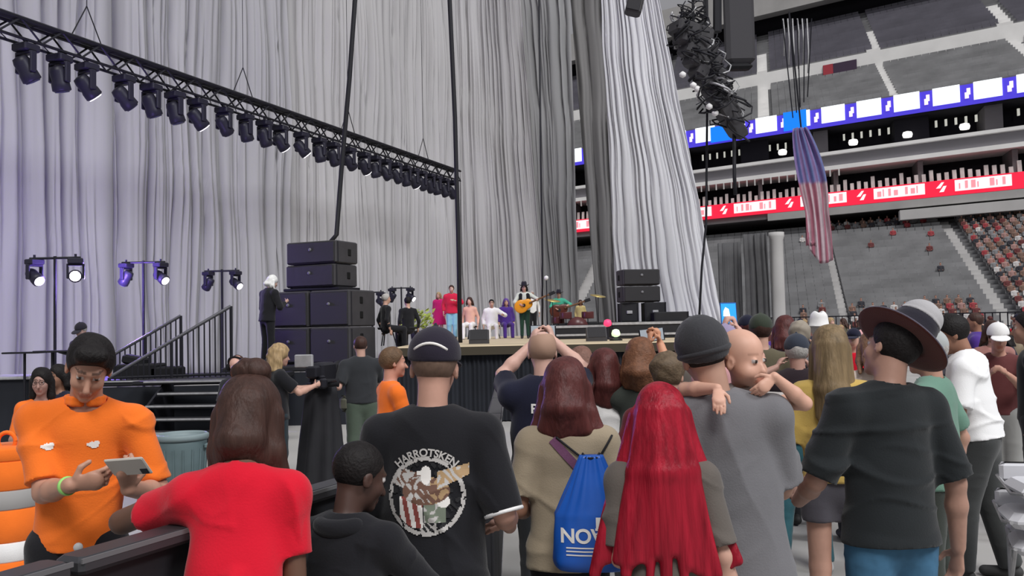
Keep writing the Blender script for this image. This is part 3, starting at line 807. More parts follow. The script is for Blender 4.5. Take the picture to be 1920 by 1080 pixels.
def bvh_of(V, Fc): return BVHTree.FromPolygons([tuple(v) for v in V], [tuple(int(i) for i in q) for q in Fc])
def decal(name, parent, bvh, pts, faces, mats, mi=None, origin=(0, 0), dirn=(0, 1, 0), start=-1.0, off=.004, sm=False):
    """wraps flat printed shapes (x,z) on to a garment from behind (rays run along dirn)"""
    d = Vector(dirn).normalized(); vs = []; last = None
    for (x, z) in pts:
        o = Vector((x, 0, z)) + d*start
        h = bvh.ray_cast(o, d)
        if h[0] is None: h = bvh.find_nearest(Vector((x, 0, z)))
        vs.append(h[0]-d*off)
    me = bpy.data.meshes.new(name); me.from_pydata([tuple(v) for v in vs], [], faces); me.update()
    if not isinstance(mats, (list, tuple)): mats = [mats]
    o = link_mesh(name, me, parent, mats)
    if mi: me.polygons.foreach_set('material_index', mi)
    return o
def grid_decal(name, parent, bvh, cx, cz, hw, hh, n, fn, colmats, **k):
    pts = []; faces = []; mi = []; idx = {}
    def vid(i, j):
        if (i, j) not in idx: idx[(i, j)] = len(pts); pts.append((cx+(i/n*2-1)*hw, cz+(j/n*2-1)*hh))
        return idx[(i, j)]
    for j in range(n):
        for i in range(n):
            c = fn(((i+.5)/n*2-1), ((j+.5)/n*2-1))
            if c is None: continue
            faces.append((vid(i, j), vid(i+1, j), vid(i+1, j+1), vid(i, j+1))); mi.append(c)
    return decal(name, parent, bvh, pts, faces, colmats, mi, **k)
def text_decal(name, parent, bvh, txt, cx, cz, size, m, mirror=False, warp=None, **k):
    me = text_mesh(txt, size, name, m); pts = []
    for v in me.vertices:
        x, y = v.co.x, v.co.y
        if warp: x, y = warp(x, y)
        pts.append((cx+(-x if mirror else x), cz+y))
    faces = [tuple(p.vertices) if not mirror else tuple(reversed(p.vertices)) for p in me.polygons]
    bpy.data.meshes.remove(me); return decal(name, parent, bvh, pts, faces, m, None, **k)

def put(o, name, label, cat, loc, rz=0, group=None):
    pass

M_hblack = mat('hair_black', (0.012, 0.010, 0.010), .6, noise=.3, nscale=40, bump=.5, bscale=90, spec=.2)
M_hbrown = mat('hair_dark_brown', (0.055, 0.028, 0.022), .5, noise=.3, nscale=40, bump=.5, bscale=90, spec=.2, stretch=(1, 1, .1))
M_hauburn = mat('hair_auburn', (0.090, 0.026, 0.024), .45, noise=.35, nscale=40, bump=.5, bscale=90, spec=.2, stretch=(1, 1, .1))
M_hred = mat('hair_dyed_red', (0.30, 0.010, 0.024), .42, noise=.45, nscale=35, bump=.5, bscale=90, spec=.2, stretch=(1, 1, .08))
M_hblond = mat('hair_blond', (0.36, 0.25, 0.13), .5, noise=.4, nscale=40, bump=.5, bscale=90, spec=.2, stretch=(1, 1, .15))
M_hlbrown = mat('hair_light_brown', (0.20, 0.14, 0.075), .5, noise=.45, nscale=35, bump=.5, bscale=90, spec=.2, stretch=(1, 1, .1))
M_hgrey = mat('hair_grey', (0.42, 0.40, 0.38), .6, noise=.2, nscale=40, bump=.5, bscale=90, spec=.2)
M_hwhite = mat('hair_white', (0.80, 0.80, 0.78), .6, noise=.15, nscale=40, bump=.5, bscale=90, spec=.2)
def cloth(name, col, **k): return mat('cloth_'+name, col, .9, noise=k.pop('noise', .08), nscale=6, bump=.15, bscale=160, spec=.15, sheen=.15, **k)
C_black = cloth('black', (0.013, 0.013, 0.016)); C_char = cloth('charcoal', (0.030, 0.032, 0.036)); C_orange = cloth('orange', (0.90, 0.185, 0.022)); C_red = cloth('red', (0.62, 0.008, 0.026))
C_grey = cloth('grey', (0.165, 0.162, 0.172)); C_olive = cloth('olive_grey', (0.125, 0.108, 0.095)); C_tan = cloth('tan', (0.33, 0.27, 0.19)); C_navy = cloth('navy', (0.012, 0.013, 0.030))
C_white = cloth('white', (0.80, 0.79, 0.78)); C_jean = cloth('denim', (0.060, 0.130, 0.215), noise=.3); C_teal = cloth('teal_denim', (0.035, 0.115, 0.14), noise=.3); C_yellow = cloth('mustard', (0.52, 0.36, 0.10)); C_dgreen = cloth('dark_green', (0.02, 0.055, 0.035))
C_grn = cloth('sage_green', (0.14, 0.26, 0.20)); C_kh = cloth('dark_khaki', (0.045, 0.052, 0.045)); C_purp = cloth('purple', (0.07, 0.03, 0.22)); C_pink = cloth('pink', (0.65, 0.35, 0.36)); C_stred = cloth('stage_red', (0.60, 0.02, 0.06)); C_cyan = cloth('pale_blue', (0.25, 0.50, 0.62)); C_stg = cloth('stage_green', (0.06, 0.36, 0.24))
SK_light = (.56, .33, .25); SK_pink = (.62, .36, .29); SK_tan = (.36, .19, .12); SK_brown = (.13, .065, .042); SK_dark = (.065, .032, .024); SK_mid = (.28, .14, .09)
# ---------------------------------------------------------------- people at the front
R_ = math.radians
def spot(px, d): p = floor_at(px, d); return (p.x, p.y)
def wpt(px, py, d): p = at(px, py, d); return (p.x, p.y, p.z)
def torus_at(mb, c, axis, r, t, seg=20, mi=0):
    q = Vector((0,0,1)).rotation_difference(Vector(axis).normalized()); pts = []
    for i in range(seg+1):
        a = 2*math.pi*i/seg; pts.append(Vector(c)+q @ Vector((r*math.cos(a), r*math.sin(a), 0)))
    return mb.tube(pts, t, 6, mi, caps=False)
M_phone = mat('phone_black', (.015, .015, .02), .25); M_screen = mat('phone_screen', (.1, .1, .1), .2, emit=(.35, .40, .45), estr=.8)
def phone(label, c, nrm, up, size=(.078, .16), scr=M_screen, body=M_phone, name='smartphone', group=None):
    r = empty(name, c, 0, label, 'phone', group)
    n = Vector(nrm).normalized(); u = Vector(up); u = (u-n*u.dot(n)).normalized(); x = u.cross(n)
    R = Matrix((x, u, n)).transposed()
    m = MB(); m.bbox((0, 0, 0), (size[0], size[1], .010), .004, R); m.build('case', body, r)
    m = MB(); m.box(R @ Vector((0, 0, .0055)), (size[0]*.9, size[1]*.9, .001), R); m.build('screen', scr, r)
    m = MB(); m.bbox(R @ Vector((-size[0]*.28, size[1]*.36, -.006)), (size[0]*.3, size[1]*.18, .003), .001, R); m.build('camera_bump', M_blackmet, r)
    return r

# 1 man in the orange polo, in the pit, reading a phone in both hands
f = person(label='person in a bright orange polo shirt with a lime wristband, looking down at a phone', loc=spot(146, 3.6), face=R_(194), H=1.86, w=.90, skin=(.50, .27, .19), brow=(.13, .07, .05), vox=.006, hs=.93,
    head=(R_(14), R_(-30), R_(-6)), lean=R_(2), twist=R_(-4), side=R_(-3.5),
    R=dict(t=(-.05, .33, 1.20), pole=(.5, -.7, -1), fd=(-.95, .25, .15), pn=(-.1, -.9, .3), curl=.7), L=dict(t=(-.23, .30, 1.17), pole=(-.5, -.5, -1), fd=(-.05, .65, .75), pn=(.35, -.8, .5), curl=1.0),
    shirt=dict(m=C_orange, name='polo_shirt', hem=.92, sleeve=.86, loose=.004, fold=.010, collar=True, seed=4), pants=dict(m=C_black, loose=.006), hair=dict(style='quiff', m=M_hblack, th=.012), shoes=(.02, .02, .02))
P_polo = f
def fw(f, v): # figure space (1.75 m units) to world
    return f.root.matrix_basis @ Vector((v[0]*f.s, v[1]*f.s, v[2]*f.s))
for (px, sx) in ((.075, 1), (-.075, -1)):
    bv = bvh_of(f.shV, f.shF)
    def blob(x, y): return 0 if (x*x+y*y*2.4 < .55+.2*math.sin(3*math.atan2(y, x)+1)+.15*math.sin(8*x)) else None
    grid_decal('chest_emblem', f.shirt, bv, px*1.1, 1.31*f.s, .028, .028, 16, blob, [mat('print_white', (.85, .82, .78), .7)], dirn=(0, -1, 0), start=-1.0, off=.003)
S_, E_, W_ = f.arms[1]; wc = np.array(W_)-norm(W_-E_)*.03
m = MB(); ax_ = Vector(norm(W_-E_)); q = Vector((0,0,1)).rotation_difference(ax_)
prof = [(.034, -.011), (.036, 0), (.034, .011)]
m.lathe(Vector(wc*f.s), prof, 20, ax_); m.build('wristband', mat('lime_band', (.35, .75, .20), .5), f.root, True)
pc = fw(f, (-.245, .40, 1.262)); phone('white backed phone held by the person in the orange polo', pc, (.15, .75, .62), (.95, .1, .35), (.085, .165), body=mat('phone_pale', (.62, .58, .52), .4))
b0 = fw(f, (-.035, .155, .93)); r = empty('id_badge', b0, R_(196), 'white name badge hanging from a reel at the waist of the orange polo wearer', 'badge')
m = MB(); m.lathe((0, .0, .02), [(.002, -.006), (.017, -.004), (.017, .004), (.002, .006)], 16, (0, 1, 0)); m.build('reel', mat('badge_silver', (.6, .6, .6), .4), r, True)
m = MB(); m.tube([(0, 0, .0), (0, .004, -.05), (0, 0, -.075)], .0025, 6); m.build('cord', M_steel, r)
m = MB(); m.bbox((0, 0, -.13), (.058, .004, .10), .004); m.build('card', mat('badge_white', (.75, .75, .76), .4), r)
m = MB(); m.box((0, .003, -.115), (.028, .001, .034)); m.box((0, .003, -.150), (.042, .001, .008)); m.box((0, .003, -.163), (.03, .001, .006)); m.build('card_print', mat('badge_print', (.18, .18, .2), .5), r)

# 2 girl in the red t-shirt leaning on the barrier
f = person(label='person in a red t-shirt with brown hair in a bun, leaning on the black barrier', loc=spot(432, 2.44), face=R_(4), H=1.73, w=.84, female=True, skin=SK_brown, vox=.0065, lean=R_(20), head=(R_(-4), R_(-6), R_(2)),
    L=dict(tw=(-.955, 2.70, 1.36), pole=(-1, -.3, -.48), fd=(.8, .6, -.1), pn=(0, 0, -1), curl=.3), R=dict(t=(.10, .36, 1.02), pole=(.25, -.7, -1), fd=(-.5, .8, 0), pn=(0, 0, -1)),
    shirt=dict(m=C_red, hem=.88, sleeve=.60, loose=.010, fold=.014, seed=12, hemw=.01, name='t_shirt'), pants=dict(m=C_white), hair=dict(style='long', m=M_hbrown, len=.20, wid=.080, spread=.01, out=.0, n=9, th=.016, tip=.03, na=.004), shoes=(.6, .6, .6))
g = SDF(); O = f.hc; Rr = f.Rh; g.ell(O+Rr@V3(0, -.045, .135), (.062, .058, .045), Rr, .01); g.ell(O+Rr@V3(-.01, -.03, .125), (.05, .05, .02), Rr, .01)
V, Fc = g.mesh(.006); q = V-O; V = V+vnormals(V, Fc)*(np.sin(np.arctan2(q[:, 0], q[:, 1]+.045)*7+q[:, 2]*90)*.0025)[:, None]; np_mesh('hair_bun', V*f.s, Fc, f.root, [M_hbrown], True)

# 3 child in black at the barrier
f = person(label='small child in a black hoodie with close cropped hair, looking right over the barrier', loc=spot(638, 2.90), face=R_(-18), H=1.43, w=1.0, skin=SK_dark, vox=.006, lean=R_(10), head=(R_(-34), R_(-10), R_(4)), hs=1.12,
    L=dict(t=(-.17, .33, 1.20), pole=(-.8, -.4, -.5), fd=(.7, .7, 0), pn=(0, 0, -1)), R=dict(t=(.10, .36, 1.24), pole=(.8, -.4, -.4), fd=(-.8, .5, .1), pn=(0, 0, -1)),
    shirt=dict(m=C_black, name='hoodie', hem=.86, sleeve=1.85, loose=.020, fold=.013, seed=21), pants=dict(m=C_black), hair=dict(style='crop', m=M_hblack), shoes=(.05, .05, .05))
g = SDF(); nb = f.T(0, -.045, 1.44)
for i in range(9):
    a = math.radians(200+i*17.5); g.cap(nb+f.Rt@V3(.085*math.cos(a), .055*math.sin(a), .012*math.cos(2*a)), nb+f.Rt@V3(.085*math.cos(a+.3), .055*math.sin(a+.3), 0), .028, .028, .02)
V, Fc = g.mesh(.007); np_mesh('hood', V*f.s, Fc, f.shirt, [C_black], True)

# 4 man in the cap with the printed back
f = person(label='large person in a dark cap and black t-shirt with a round eagle print', loc=spot(822, 3.30), face=R_(-4), H=1.79, w=1.0, skin=(.50, .28, .21), vox=.0065, lean=R_(3), head=(R_(0), R_(-4), R_(2)), belly=.02, hs=1.05,
    L=dict(t=(-.26, .26, 1.05), pole=(-.35, -.8, -1), fd=(.6, .8, 0), pn=(0, 0, -1)), R=dict(t=(.26, .20, 1.02), pole=(.35, -.8, -1), fd=(-.6, .8, 0), pn=(0, 0, -1)),
    shirt=dict(m=C_black, name='t_shirt', hem=.80, sleeve=.98, loose=.020, fold=.012, seed=33, hemw=.01), pants=dict(m=C_black), hair=dict(style='crop', m=mat('hair_stubble', (.17, .11, .08), .7, noise=.2, nscale=50)),
    hat=dict(style='cap', m=cloth('cap_dark', (.022, .018, .030))), shoes=(.05, .05, .05))
P_cap = f
# back print
bv = bvh_of(f.shV, f.shF); MP = [mat('print_silver', (.50, .48, .46), .8), mat('print_brown', (.16, .085, .06), .8), mat('print_white', (.85, .82, .78), .7), mat('print_tan', (.42, .28, .15), .8), mat('print_red', (.28, .07, .06), .8), mat('print_green_grey', (.18, .21, .16), .8), mat('print_dark', (.02, .02, .022), .8)]
def emb(x, y):
    r = math.hypot(x, y*1.0); a = math.atan2(y, x); n = math.sin(x*15+3*math.sin(y*9+x*4))*math.sin(y*13+2.5*math.sin(x*11))
    # wing to the upper right, outside the ring
    if x > .25 and abs(y-(.35+.32*(x-.25))) < .20-.10*(x-.25) and x < .98: return 3 if n > -.35 else 0
    if .80 < r < .90: return 0 if n > -.75 else None
    if r < .80:
        if (x/.13)**2+((y-.47)/.21)**2 < 1 or (-.22 < x < 0 and abs(y-.52) < .05): return 2                                     # head
        if x*x/.30+(y-.12)**2/.10 < 1: return 1 if n > -.1 else (3 if x > .1 else 0)        # body
        if -.75 < x < -.05 and y > -.05 and abs(y-.25+.3*x) < .22: return 0 if n > .0 else 1     # left wing
        if (x-.40)**2+(y+.12)**2 < .022: return 2
        if -.62 < x < -.08 and -.72 < y < .0: return (4 if int((x+.9)*9+y*1.5) % 2 else 2) if r < .78 else None
        if -.05 < x < .45 and -.60 < y < -.02: return 5 if n > -.3 else 0
        if (x-.05)**2+(y+.62)**2 < .05: return 0 if n > -.2 else 6
        return 6 if n > .3 else None
    return None
ec = (-.005, 1.195*f.s)
grid_decal('back_emblem', f.shirt, bv, ec[0], ec[1], .155, .155, 84, emb, MP, off=.004)
def arcw(x, y, R0=.152): a = x/R0; rr_ = R0+y; return (rr_*math.sin(a), rr_*math.cos(a)-0)
text_decal('back_lettering', f.shirt, bv, 'HARROTSKEN', ec[0], ec[1], .038, MP[0], warp=arcw, off=.005)
m = MB(); O = f.hc; Rr = f.Rh; pts = []
for i in range(11):
    a = math.radians(-38+i*7.6); e = V3(.0965*math.sin(a), -.012-.1125*math.cos(a), .048+.030*math.cos(a*1.9)); pts.append(Vector((O+Rr@e)*f.s))
m.tube(pts, .0055, 6); m.build('cap_patch', mat('print_white', (.85, .82, .78), .7), f.hat, True)
for sx in (1,):
    S_, E_, W_ = f.arms[sx]; d_ = Vector(norm(E_-S_)); m = MB(); m.lathe(Vector((S_+(E_-S_)*.985)*f.s), [(.073, -.006), (.075, 0), (.073, .006)], 20, d_); m.build('sleeve_cuff', C_white, f.shirt, True)

# 5 woman with the blue drawstring bag
f = person(label='person with auburn shoulder length hair and a tan shirt, wearing a blue drawstring bag', loc=spot(1078, 3.72), face=R_(-4), H=1.67, w=1.0, female=True, skin=SK_mid, vox=.0065, lean=R_(3), head=(R_(-6), R_(-2), R_(0)),
    L=dict(t=(-.18, .22, 1.06), pole=(-.35, -.8, -1), fd=(.5, .8, .2), pn=(0, 0, 1)), R=dict(t=(.18, .22, 1.08), pole=(.35, -.8, -1), fd=(-.5, .8, .2), pn=(0, 0, 1)),
    shirt=dict(m=C_tan, name='t_shirt', hem=.86, sleeve=.80, loose=.018, fold=.015, seed=41, hemw=.012), pants=dict(m=C_black, name='trousers'), hair=dict(style='long', m=M_hauburn, len=.21, wid=.088, spread=.03, out=.02, n=11, th=.020, tip=.034, na=.005), shoes=(.04, .04, .04))
# sling strap across the back
bv = bvh_of(f.shV, f.shF)
def strap(fg, x0, z0, x1, z1, wd, m, name, off=.006, bv=None):
    n = 14; dx, dz = x1-x0, z1-z0; L = math.hypot(dx, dz); nx, nz = -dz/L*wd/2, dx/L*wd/2; pts = []; fs = []
    for i in range(n+1):
        t = i/n; pts += [(x0+dx*t+nx, z0+dz*t+nz), (x0+dx*t-nx, z0+dz*t-nz)]
    for i in range(n): fs.append((2*i, 2*i+1, 2*i+3, 2*i+2))
    o = decal(name, fg.root, bv, pts, fs, m, off=off); sd = o.modifiers.new('t', 'SOLIDIFY'); sd.thickness = .003; return o
strap(f, -.06, 1.42*f.s, .20, 1.12*f.s, .034, cloth('mauve_strap', (.16, .065, .13)), 'sling_strap', bv=bv)
# the bag itself: a pleated sack
s_ = f.s; by = min(v[1] for v in f.shV)  # rear of the shirt
bag = empty('drawstring_bag', fw(f, (.10, -.215, .88)), R_(-4), 'blue drawstring bag with white lettering, worn over the tan shirt', 'bag')
na, nz = 72, 44; vs = []
for j in range(nz+1):
    t = j/nz; z = .02+.45*t
    if t < .12: k = math.sqrt(max(0, 1-((.12-t)/.12)**2)); hw = .115+.045*k; dp = .028+.060*k
    elif t < .5: hw = .160-.012*((t-.12)/.38); dp = .088-.006*((t-.12)/.38)
    else: u = (t-.5)/.5; hw = .148-.105*u**.9; dp = .082-.048*u
    for i in range(na):
        a = 2*math.pi*i/na; pl = 1+(.085*max(0, t-.35)/.65)*math.sin(a*13+.6*math.sin(a*3))+.016*math.sin(a*5+t*7)+.012*math.sin(a*9-t*11)
        ca, sa = math.cos(a), math.sin(a); sx = math.copysign(abs(ca)**.85, ca); sy = math.copysign(abs(sa)**.9, sa)
        vs.append((hw*pl*sx+.02*(1-t)*0, dp*pl*sy*(1 if sa < 0 else .55), z))
fs = []
for j in range(nz):
    for i in range(na): i2 = (i+1) % na; fs.append((j*na+i, j*na+i2, (j+1)*na+i2, (j+1)*na+i))
M_bag = mat('blue_nylon', (.012, .105, .50), .42, noise=.10, nscale=9, spec=.5)
bo = MB(); bo.add(vs, fs+[tuple(range(na-1, -1, -1)), tuple(range(nz*na, nz*na+na))]); sack = bo.build('sack', M_bag, bag, True)
bvb = BVHTree.FromPolygons(bo.v, bo.f)
M_pw = mat('print_white', (.85, .82, .78), .7)
text_decal('lettering', sack, bvb, 'NOV', -.045, .170, .075, M_pw, off=.003)
for k_, (z_, w_) in enumerate(((.125, .12), (.112, .135), (.098, .11))):
    decal('lettering_line', sack, bvb, [(-.105, z_), (-.105+w_/2, z_), (-.105+w_, z_), (-.105+w_, z_+.005), (-.105+w_/2, z_+.005), (-.105, z_+.005)], [(0, 1, 4, 5), (1, 2, 3, 4)], M_pw, off=.003)
def badge(x, y):
    if -.55 < x < .35 and .25 < y < .95: return 0 if not (abs(x+.05) < .12 and abs(y-.5) < .10) else None
    r = math.hypot(x-.25, y+.25); a = math.atan2(y+.25, x-.25)
    if r < .42+.22*math.cos(a*5+.9): return 1 if (x-.25) > .05 and y > -.1 else 0
    if -.6 < x < .1 and -.1 < y < .3: return 0 if math.sin(x*14)*math.sin(y*17) > -.2 else None
    return None
grid_decal('badge_print', sack, bvb, .045, .185, .062, .062, 40, badge, [M_pw, mat('print_pink', (.75, .35, .42), .7)], off=.0035)
cd = MB(); binv = bag.matrix_basis.inverted()
for (xs, xe) in ((-.02, -.125), (.02, .115)):
    pts = [(xs, -.01, .455), (xs*1.6, -.0, .475)]
    tp_ = binv @ fw(f, (0, 0, 0)); cx_ = tp_.x
    for q in range(7):
        t = q/6; lx = (.10+(xs*2)*(1-t)+(xe)*t-.02*t)*s_; lz = (1.385+(1.435-1.385)*t+.0)*s_ if 0 else (1.345+.085*t)*s_
        h = bv.ray_cast(Vector((lx, -1, lz)), Vector((0, 1, 0)))
        if h[0] is not None: pts.append(tuple(binv @ (f.root.matrix_basis @ (h[0]+Vector((0, -.008, 0))))))
    cd.tube(pts, .0045, 6)
torus_at(cd, (0, 0, .462), (0, 0, 1), .036, .004)
cd.build('cord', M_black, bag, True)
cd = MB(); cd.tube([(0, -.03, .03), (.002, -.035, -.02)], .003, 6); cd.build('tassel', M_pw, sack)

# 6 woman with long dyed red hair
f = person(label='person with very long dyed red hair over an olive grey t-shirt', loc=spot(1262, 3.12), face=R_(-6), H=1.60, w=.93, female=True, skin=SK_light, vox=.0065, lean=R_(2), head=(R_(0), R_(-3), R_(0)),
    R=dict(t=(.255, .03, .87), pole=(.2, -1, 0), fd=(.0, .2, -1), pn=(-1, 0, 0)), L=dict(t=(-.13, .20, 1.04), pole=(-.15, -.8, -1), fd=(.5, .8, .2), pn=(0, 0, 1)),
    shirt=dict(m=C_olive, name='t_shirt', hem=.90, sleeve=.86, loose=.018, fold=.014, seed=52, hemw=.008), pants=dict(m=cloth('khaki', (.42, .30, .20)), name='trousers'),
    hair=dict(style='long', m=M_hred, len=.58, wid=.086, spread=.115, out=.08, n=19, th=.014, tip=.016, ragged=.26, na=.007, seed=8), shoes=(.1, .08, .07))

# 7 man in the grey t-shirt and beanie who carries the baby
f = person(label='tall person in a dark grey beanie and grey t-shirt carrying the baby', loc=spot(1392, 3.32), face=R_(-8), H=1.83, w=1.0, skin=(.46, .27, .20), vox=.0065, side=R_(-5), head=(R_(14), R_(-2), R_(-9)),
    R=dict(t=(.10, .33, 1.14), pole=(.45, -.6, -1), fd=(-.7, .6, .3), pn=(-.3, .3, 1)), L=dict(t=(-.05, .34, 1.14), pole=(-.45, -.6, -1), fd=(.9, .4, .1), pn=(0, -.5, 1)),
    shirt=dict(m=C_grey, name='t_shirt', hem=.82, sleeve=.90, loose=.018, fold=.014, seed=61, hemw=.012), pants=dict(m=C_black, loose=.01), hair=dict(style='crop', m=M_hblack), hat=dict(style='beanie', m=cloth('beanie_grey', (.045, .045, .05))), shoes=(.3, .3, .3))
P_dad = f
# 8 baby
bx = spot(1404, 3.50)
f = person(label='bald baby held over the shoulder of the person in the beanie, hand at its mouth', loc=bx, face=R_(180), H=.80, w=1.28, z0=1.83-.95, skin=(.66, .38, .28), brow=(.52, .29, .21), vox=.0048, child=True, hs=2.05, lean=R_(14), head=(R_(40), R_(4), R_(-6)), seated=True,
    R=dict(tw=wpt(1345, 728, 3.20), pole=(-.6, -.6, .3), world=True, fd=(-.1, -.75, -.65), pn=(0, .7, -.7), curl=.35, al=1.42, hsc=1.5, ar=1.35),
    L=dict(tw=wpt(1452, 706, 3.26), pole=(1, -.25, -.55), world=True, fd=(-.75, -.2, -.62), pn=(-.3, .9, -.3), curl=.5, al=1.42, hsc=1.5, ar=1.35),
    shirt=dict(m=cloth('baby_pale', (.42, .40, .38)), name='romper', hem=.86, sleeve=.5, loose=.02, fold=.01), pants=dict(m=C_white, name='leggings'), shoes=(.6, .55, .5))
# ---------------------------------------------------------------- barrier, stage, rigging, gear
def bld(mb, name, m, parent, base=None, smooth=False):
    if base is not None: loc_mb(mb, Vector(base))
    return mb.build(name, m, parent, smooth)
M_steelpale = mat('worn_pale_metal', (.42, .42, .43), .5, metal=.4, noise=.2, nscale=12)
# crowd barrier: a run of bays, each bay a thing
dirb = (Vector((.05, 4.7, 0))-Vector((-1.12, 2.07, 0))).normalized(); nb_ = Vector((dirb.y, -dirb.x, 0)); ba = Vector((-1.42, 1.36, 0))-nb_*.085; BT = 1.27
ordn = ['nearest', 'second', 'third', 'fourth', 'fifth', 'sixth']
for i in range(6):
    a = ba+dirb*(1.215*min(i, 3)-.3)+Vector((0, 1.215*max(0, i-3), 0)); r = empty('crowd_barrier', a, math.atan2(dirb.y, dirb.x) if i < 3 else R_(90), '%s bay of the black crowd barrier running from lower left towards the stage' % ordn[i], 'barrier', 'crowd barrier bays')
    m = MB(); m.bbox((.595, 0, .645), (1.2, .035, 1.21), .006); m.build('front_panel', M_black, r)
    m = MB(); m.bbox((.595, -.01, BT-.02), (1.195, .10, .045), .012); m.build('top_rail', mat('barrier_rail', (.05, .05, .055), .4, metal=.3), r)
    m = MB(); m.box((.595, -.058, BT-.005), (1.19, .006, .012)); m.build('rail_edge', mat('rail_edge_grey', (.13, .13, .135), .5), r)
    for x in (.05, 1.14):
        m = MB(); m.tube([(x, .03, .03), (x, .03, BT-.05)], .022, 8); m.build('post', M_blackmet, r)
        m = MB(); m.tube([(x, .05, BT-.35), (x, .52, .05)], .018, 8); m.build('brace', M_blackmet, r)
    m = MB(); m.bbox((.595, .28, .02), (1.185, .6, .03), .005); m.build('foot_plate', M_steelpale, r)

# stage
HS = CAMZ-.35
M_deck = mat('stage_deck_tan', (.56, .46, .31), .6, noise=.12, nscale=.7); M_fascia = mat('stage_skirt', (.016, .018, .024), .9, noise=.3, nscale=1.2)
L0 = floor_at(742, 17).x; L1 = floor_at(1400, 17).x
r = empty('stage', ((L0+L1)/2, 17, 0), 0, 'main concert stage with a tan deck and a long black skirted front', 'stage')
w = L1-L0
m = MB(); m.bbox((0, 7.5, HS-.06), (w, 15, .12), .02); m.build('deck', M_deck, r)
m = MB(); m.box((0, 0.0, HS-.10), (w+.1, .06, .16)); m.build('edge_trim', mat('stage_edge', (.055, .045, .03), .6), r)
# pleated skirt
n = 260; vs = []; fs = []
for i in range(n+1):
    x = -w/2+w*i/n; y = .10+.03*math.sin(i*1.9)+.012*math.sin(i*.7); vs += [(x, y, 0.02), (x, y*.9, HS-.13)]
for i in range(n): fs.append((2*i, 2*i+2, 2*i+3, 2*i+1))
m = MB(); m.add(vs, fs); m.build('skirt', M_fascia, r, True)
m = MB(); m.box((0, 7.6, .6), (w-.6, 14.2, 1.1)); m.build('substructure', M_black, r)
# rough risers on the right half of the stage
for k, (px, d, wd, h) in enumerate(((1085, 23, 1.5, .35), (1206, 22, 1.7, .4))):
    p = floor_at(px, d, HS); q = empty('stage_riser', p, 0, ['low black riser with a pale edge at the middle of the stage', 'low black riser with a pale edge under the small speakers on stage'][k], 'riser')
    m = MB(); m.bbox((0, 0, h/2), (wd, 1.6, h), .02); m.build('box', M_black, q); m = MB(); m.box((0, -.81, h-.04), (wd, .02, .06)); m.build('edge', M_steelpale, q); m = MB(); m.box((0, -.81, .1), (wd, .02, .05)); m.build('lower_edge', M_steelpale, q)

# left wing platform carrying the speaker stack
HW = CAMZ-.68
wl_ = floor_at(415, 17.2).x; wr_ = floor_at(735, 17.2).x
r = empty('side_platform', ((wl_+wr_)/2, 17.2, 0), 0, 'black side platform under the big speaker stack', 'platform')
m = MB(); m.bbox((0, 2, HW-.05), (wr_-wl_, 4.0, .10), .02); m.build('deck', M_black, r)
m = MB(); m.box((0, .03, HW/2-.06), (wr_-wl_-.1, .04, HW-.12)); m.build('front_panel', M_fascia, r)
for i in range(5):
    x = -(wr_-wl_)/2+.15+i*(wr_-wl_-.3)/4; m = MB(); m.tube([(x, .12, 0), (x, .12, HW-.1)], .03, 8); m.build('leg', M_blackmet, r)

# speaker cabinets
M_cab = mat('speaker_cabinet', (.048, .046, .050), .6, noise=.15, nscale=4, bump=.2, bscale=80); M_grille = mat('speaker_grille', (.030, .029, .032), .65, metal=.0, bump=.6, bscale=300)
def speaker(label, c, rz, sz, vents, group=None, cat='speaker'):
    r = empty('speaker_cabinet', c, rz, label, cat, group); x, y, z = sz
    m = MB(); m.bbox((0, 0, z/2), (x, y, z-.008), .025); m.build('cabinet', M_cab, r)
    m = MB(); m.bbox((0, -y/2-.012, z/2), (x*.94, .03, z*.88), .012); m.build('grille', M_grille, r)
    for sx in (-1, 1):
        for (yy, zz) in vents:
            m = MB(); m.bbox((sx*(x/2+.002), yy*y, zz*z), (.02, .11, .135), .015); m.build('side_handle', mat('deep_black', (.004, .004, .004), .9), r)
        m = MB(); m.bbox((sx*(x/2-.0), -y*.42, z/2), (.02, .03, z*.9), .006); m.build('rigging_strip', M_blackmet, r)
    m = MB(); m.lathe((x*.0, -y/2-.03, z*.62), [(.004, 0), (.035, .003), (.035, .008), (.01, .012)], 16, (0, -1, 0)); m.build('logo_disc', mat('logo_disc_grey', (.16, .16, .17), .5), r, True)
    return r
sp = floor_at(607, 18.4, HW); rzs = R_(-22)
def rot2(x, y, a): return Vector((x*math.cos(a)-y*math.sin(a), x*math.sin(a)+y*math.cos(a), 0))
bw, bdp, bh = .93, 1.0, .745
lab = ['lower left subwoofer of the big black stack', 'lower right subwoofer of the big black stack', 'upper left subwoofer of the big black stack', 'upper right subwoofer of the big black stack']
k = 0
for j in range(2):
    for i in (-1, 1):
        c = sp+rot2(i*(bw/2+.022), 0, rzs); c.z = HW+j*bh; speaker(lab[k], c, rzs, (bw, bdp, bh), [(-.05, .32), (-.05, .72)], 'subwoofers in the big stack'); k += 1
z = HW+2*bh
m = MB(); m.bbox((0, 0, .035), (1.35, .8, .06), .01)
for sx in (-.5, .5): m.tube([(sx, -.36, .06), (sx, -.30, .12)], .03, 6)
q = m.build('mounting_frame', M_blackmet); q.location = sp+rot2(-.02, 0, rzs); q.location.z = z; q.rotation_euler.z = rzs; tag(q, 'black metal frame between the subwoofers and the two upper speakers', 'frame')
z += .075
for j in range(2):
    c = sp+rot2(-.02+.02*j, 0, rzs-.03); c.z = z; speaker(['lower of the two wide speakers on top of the big stack', 'topmost wide speaker of the big stack'][j], c, rzs-.04+.02*j, (1.22, .80, .465), [(.1, .5)], 'wide speakers on the big stack'); z += .475

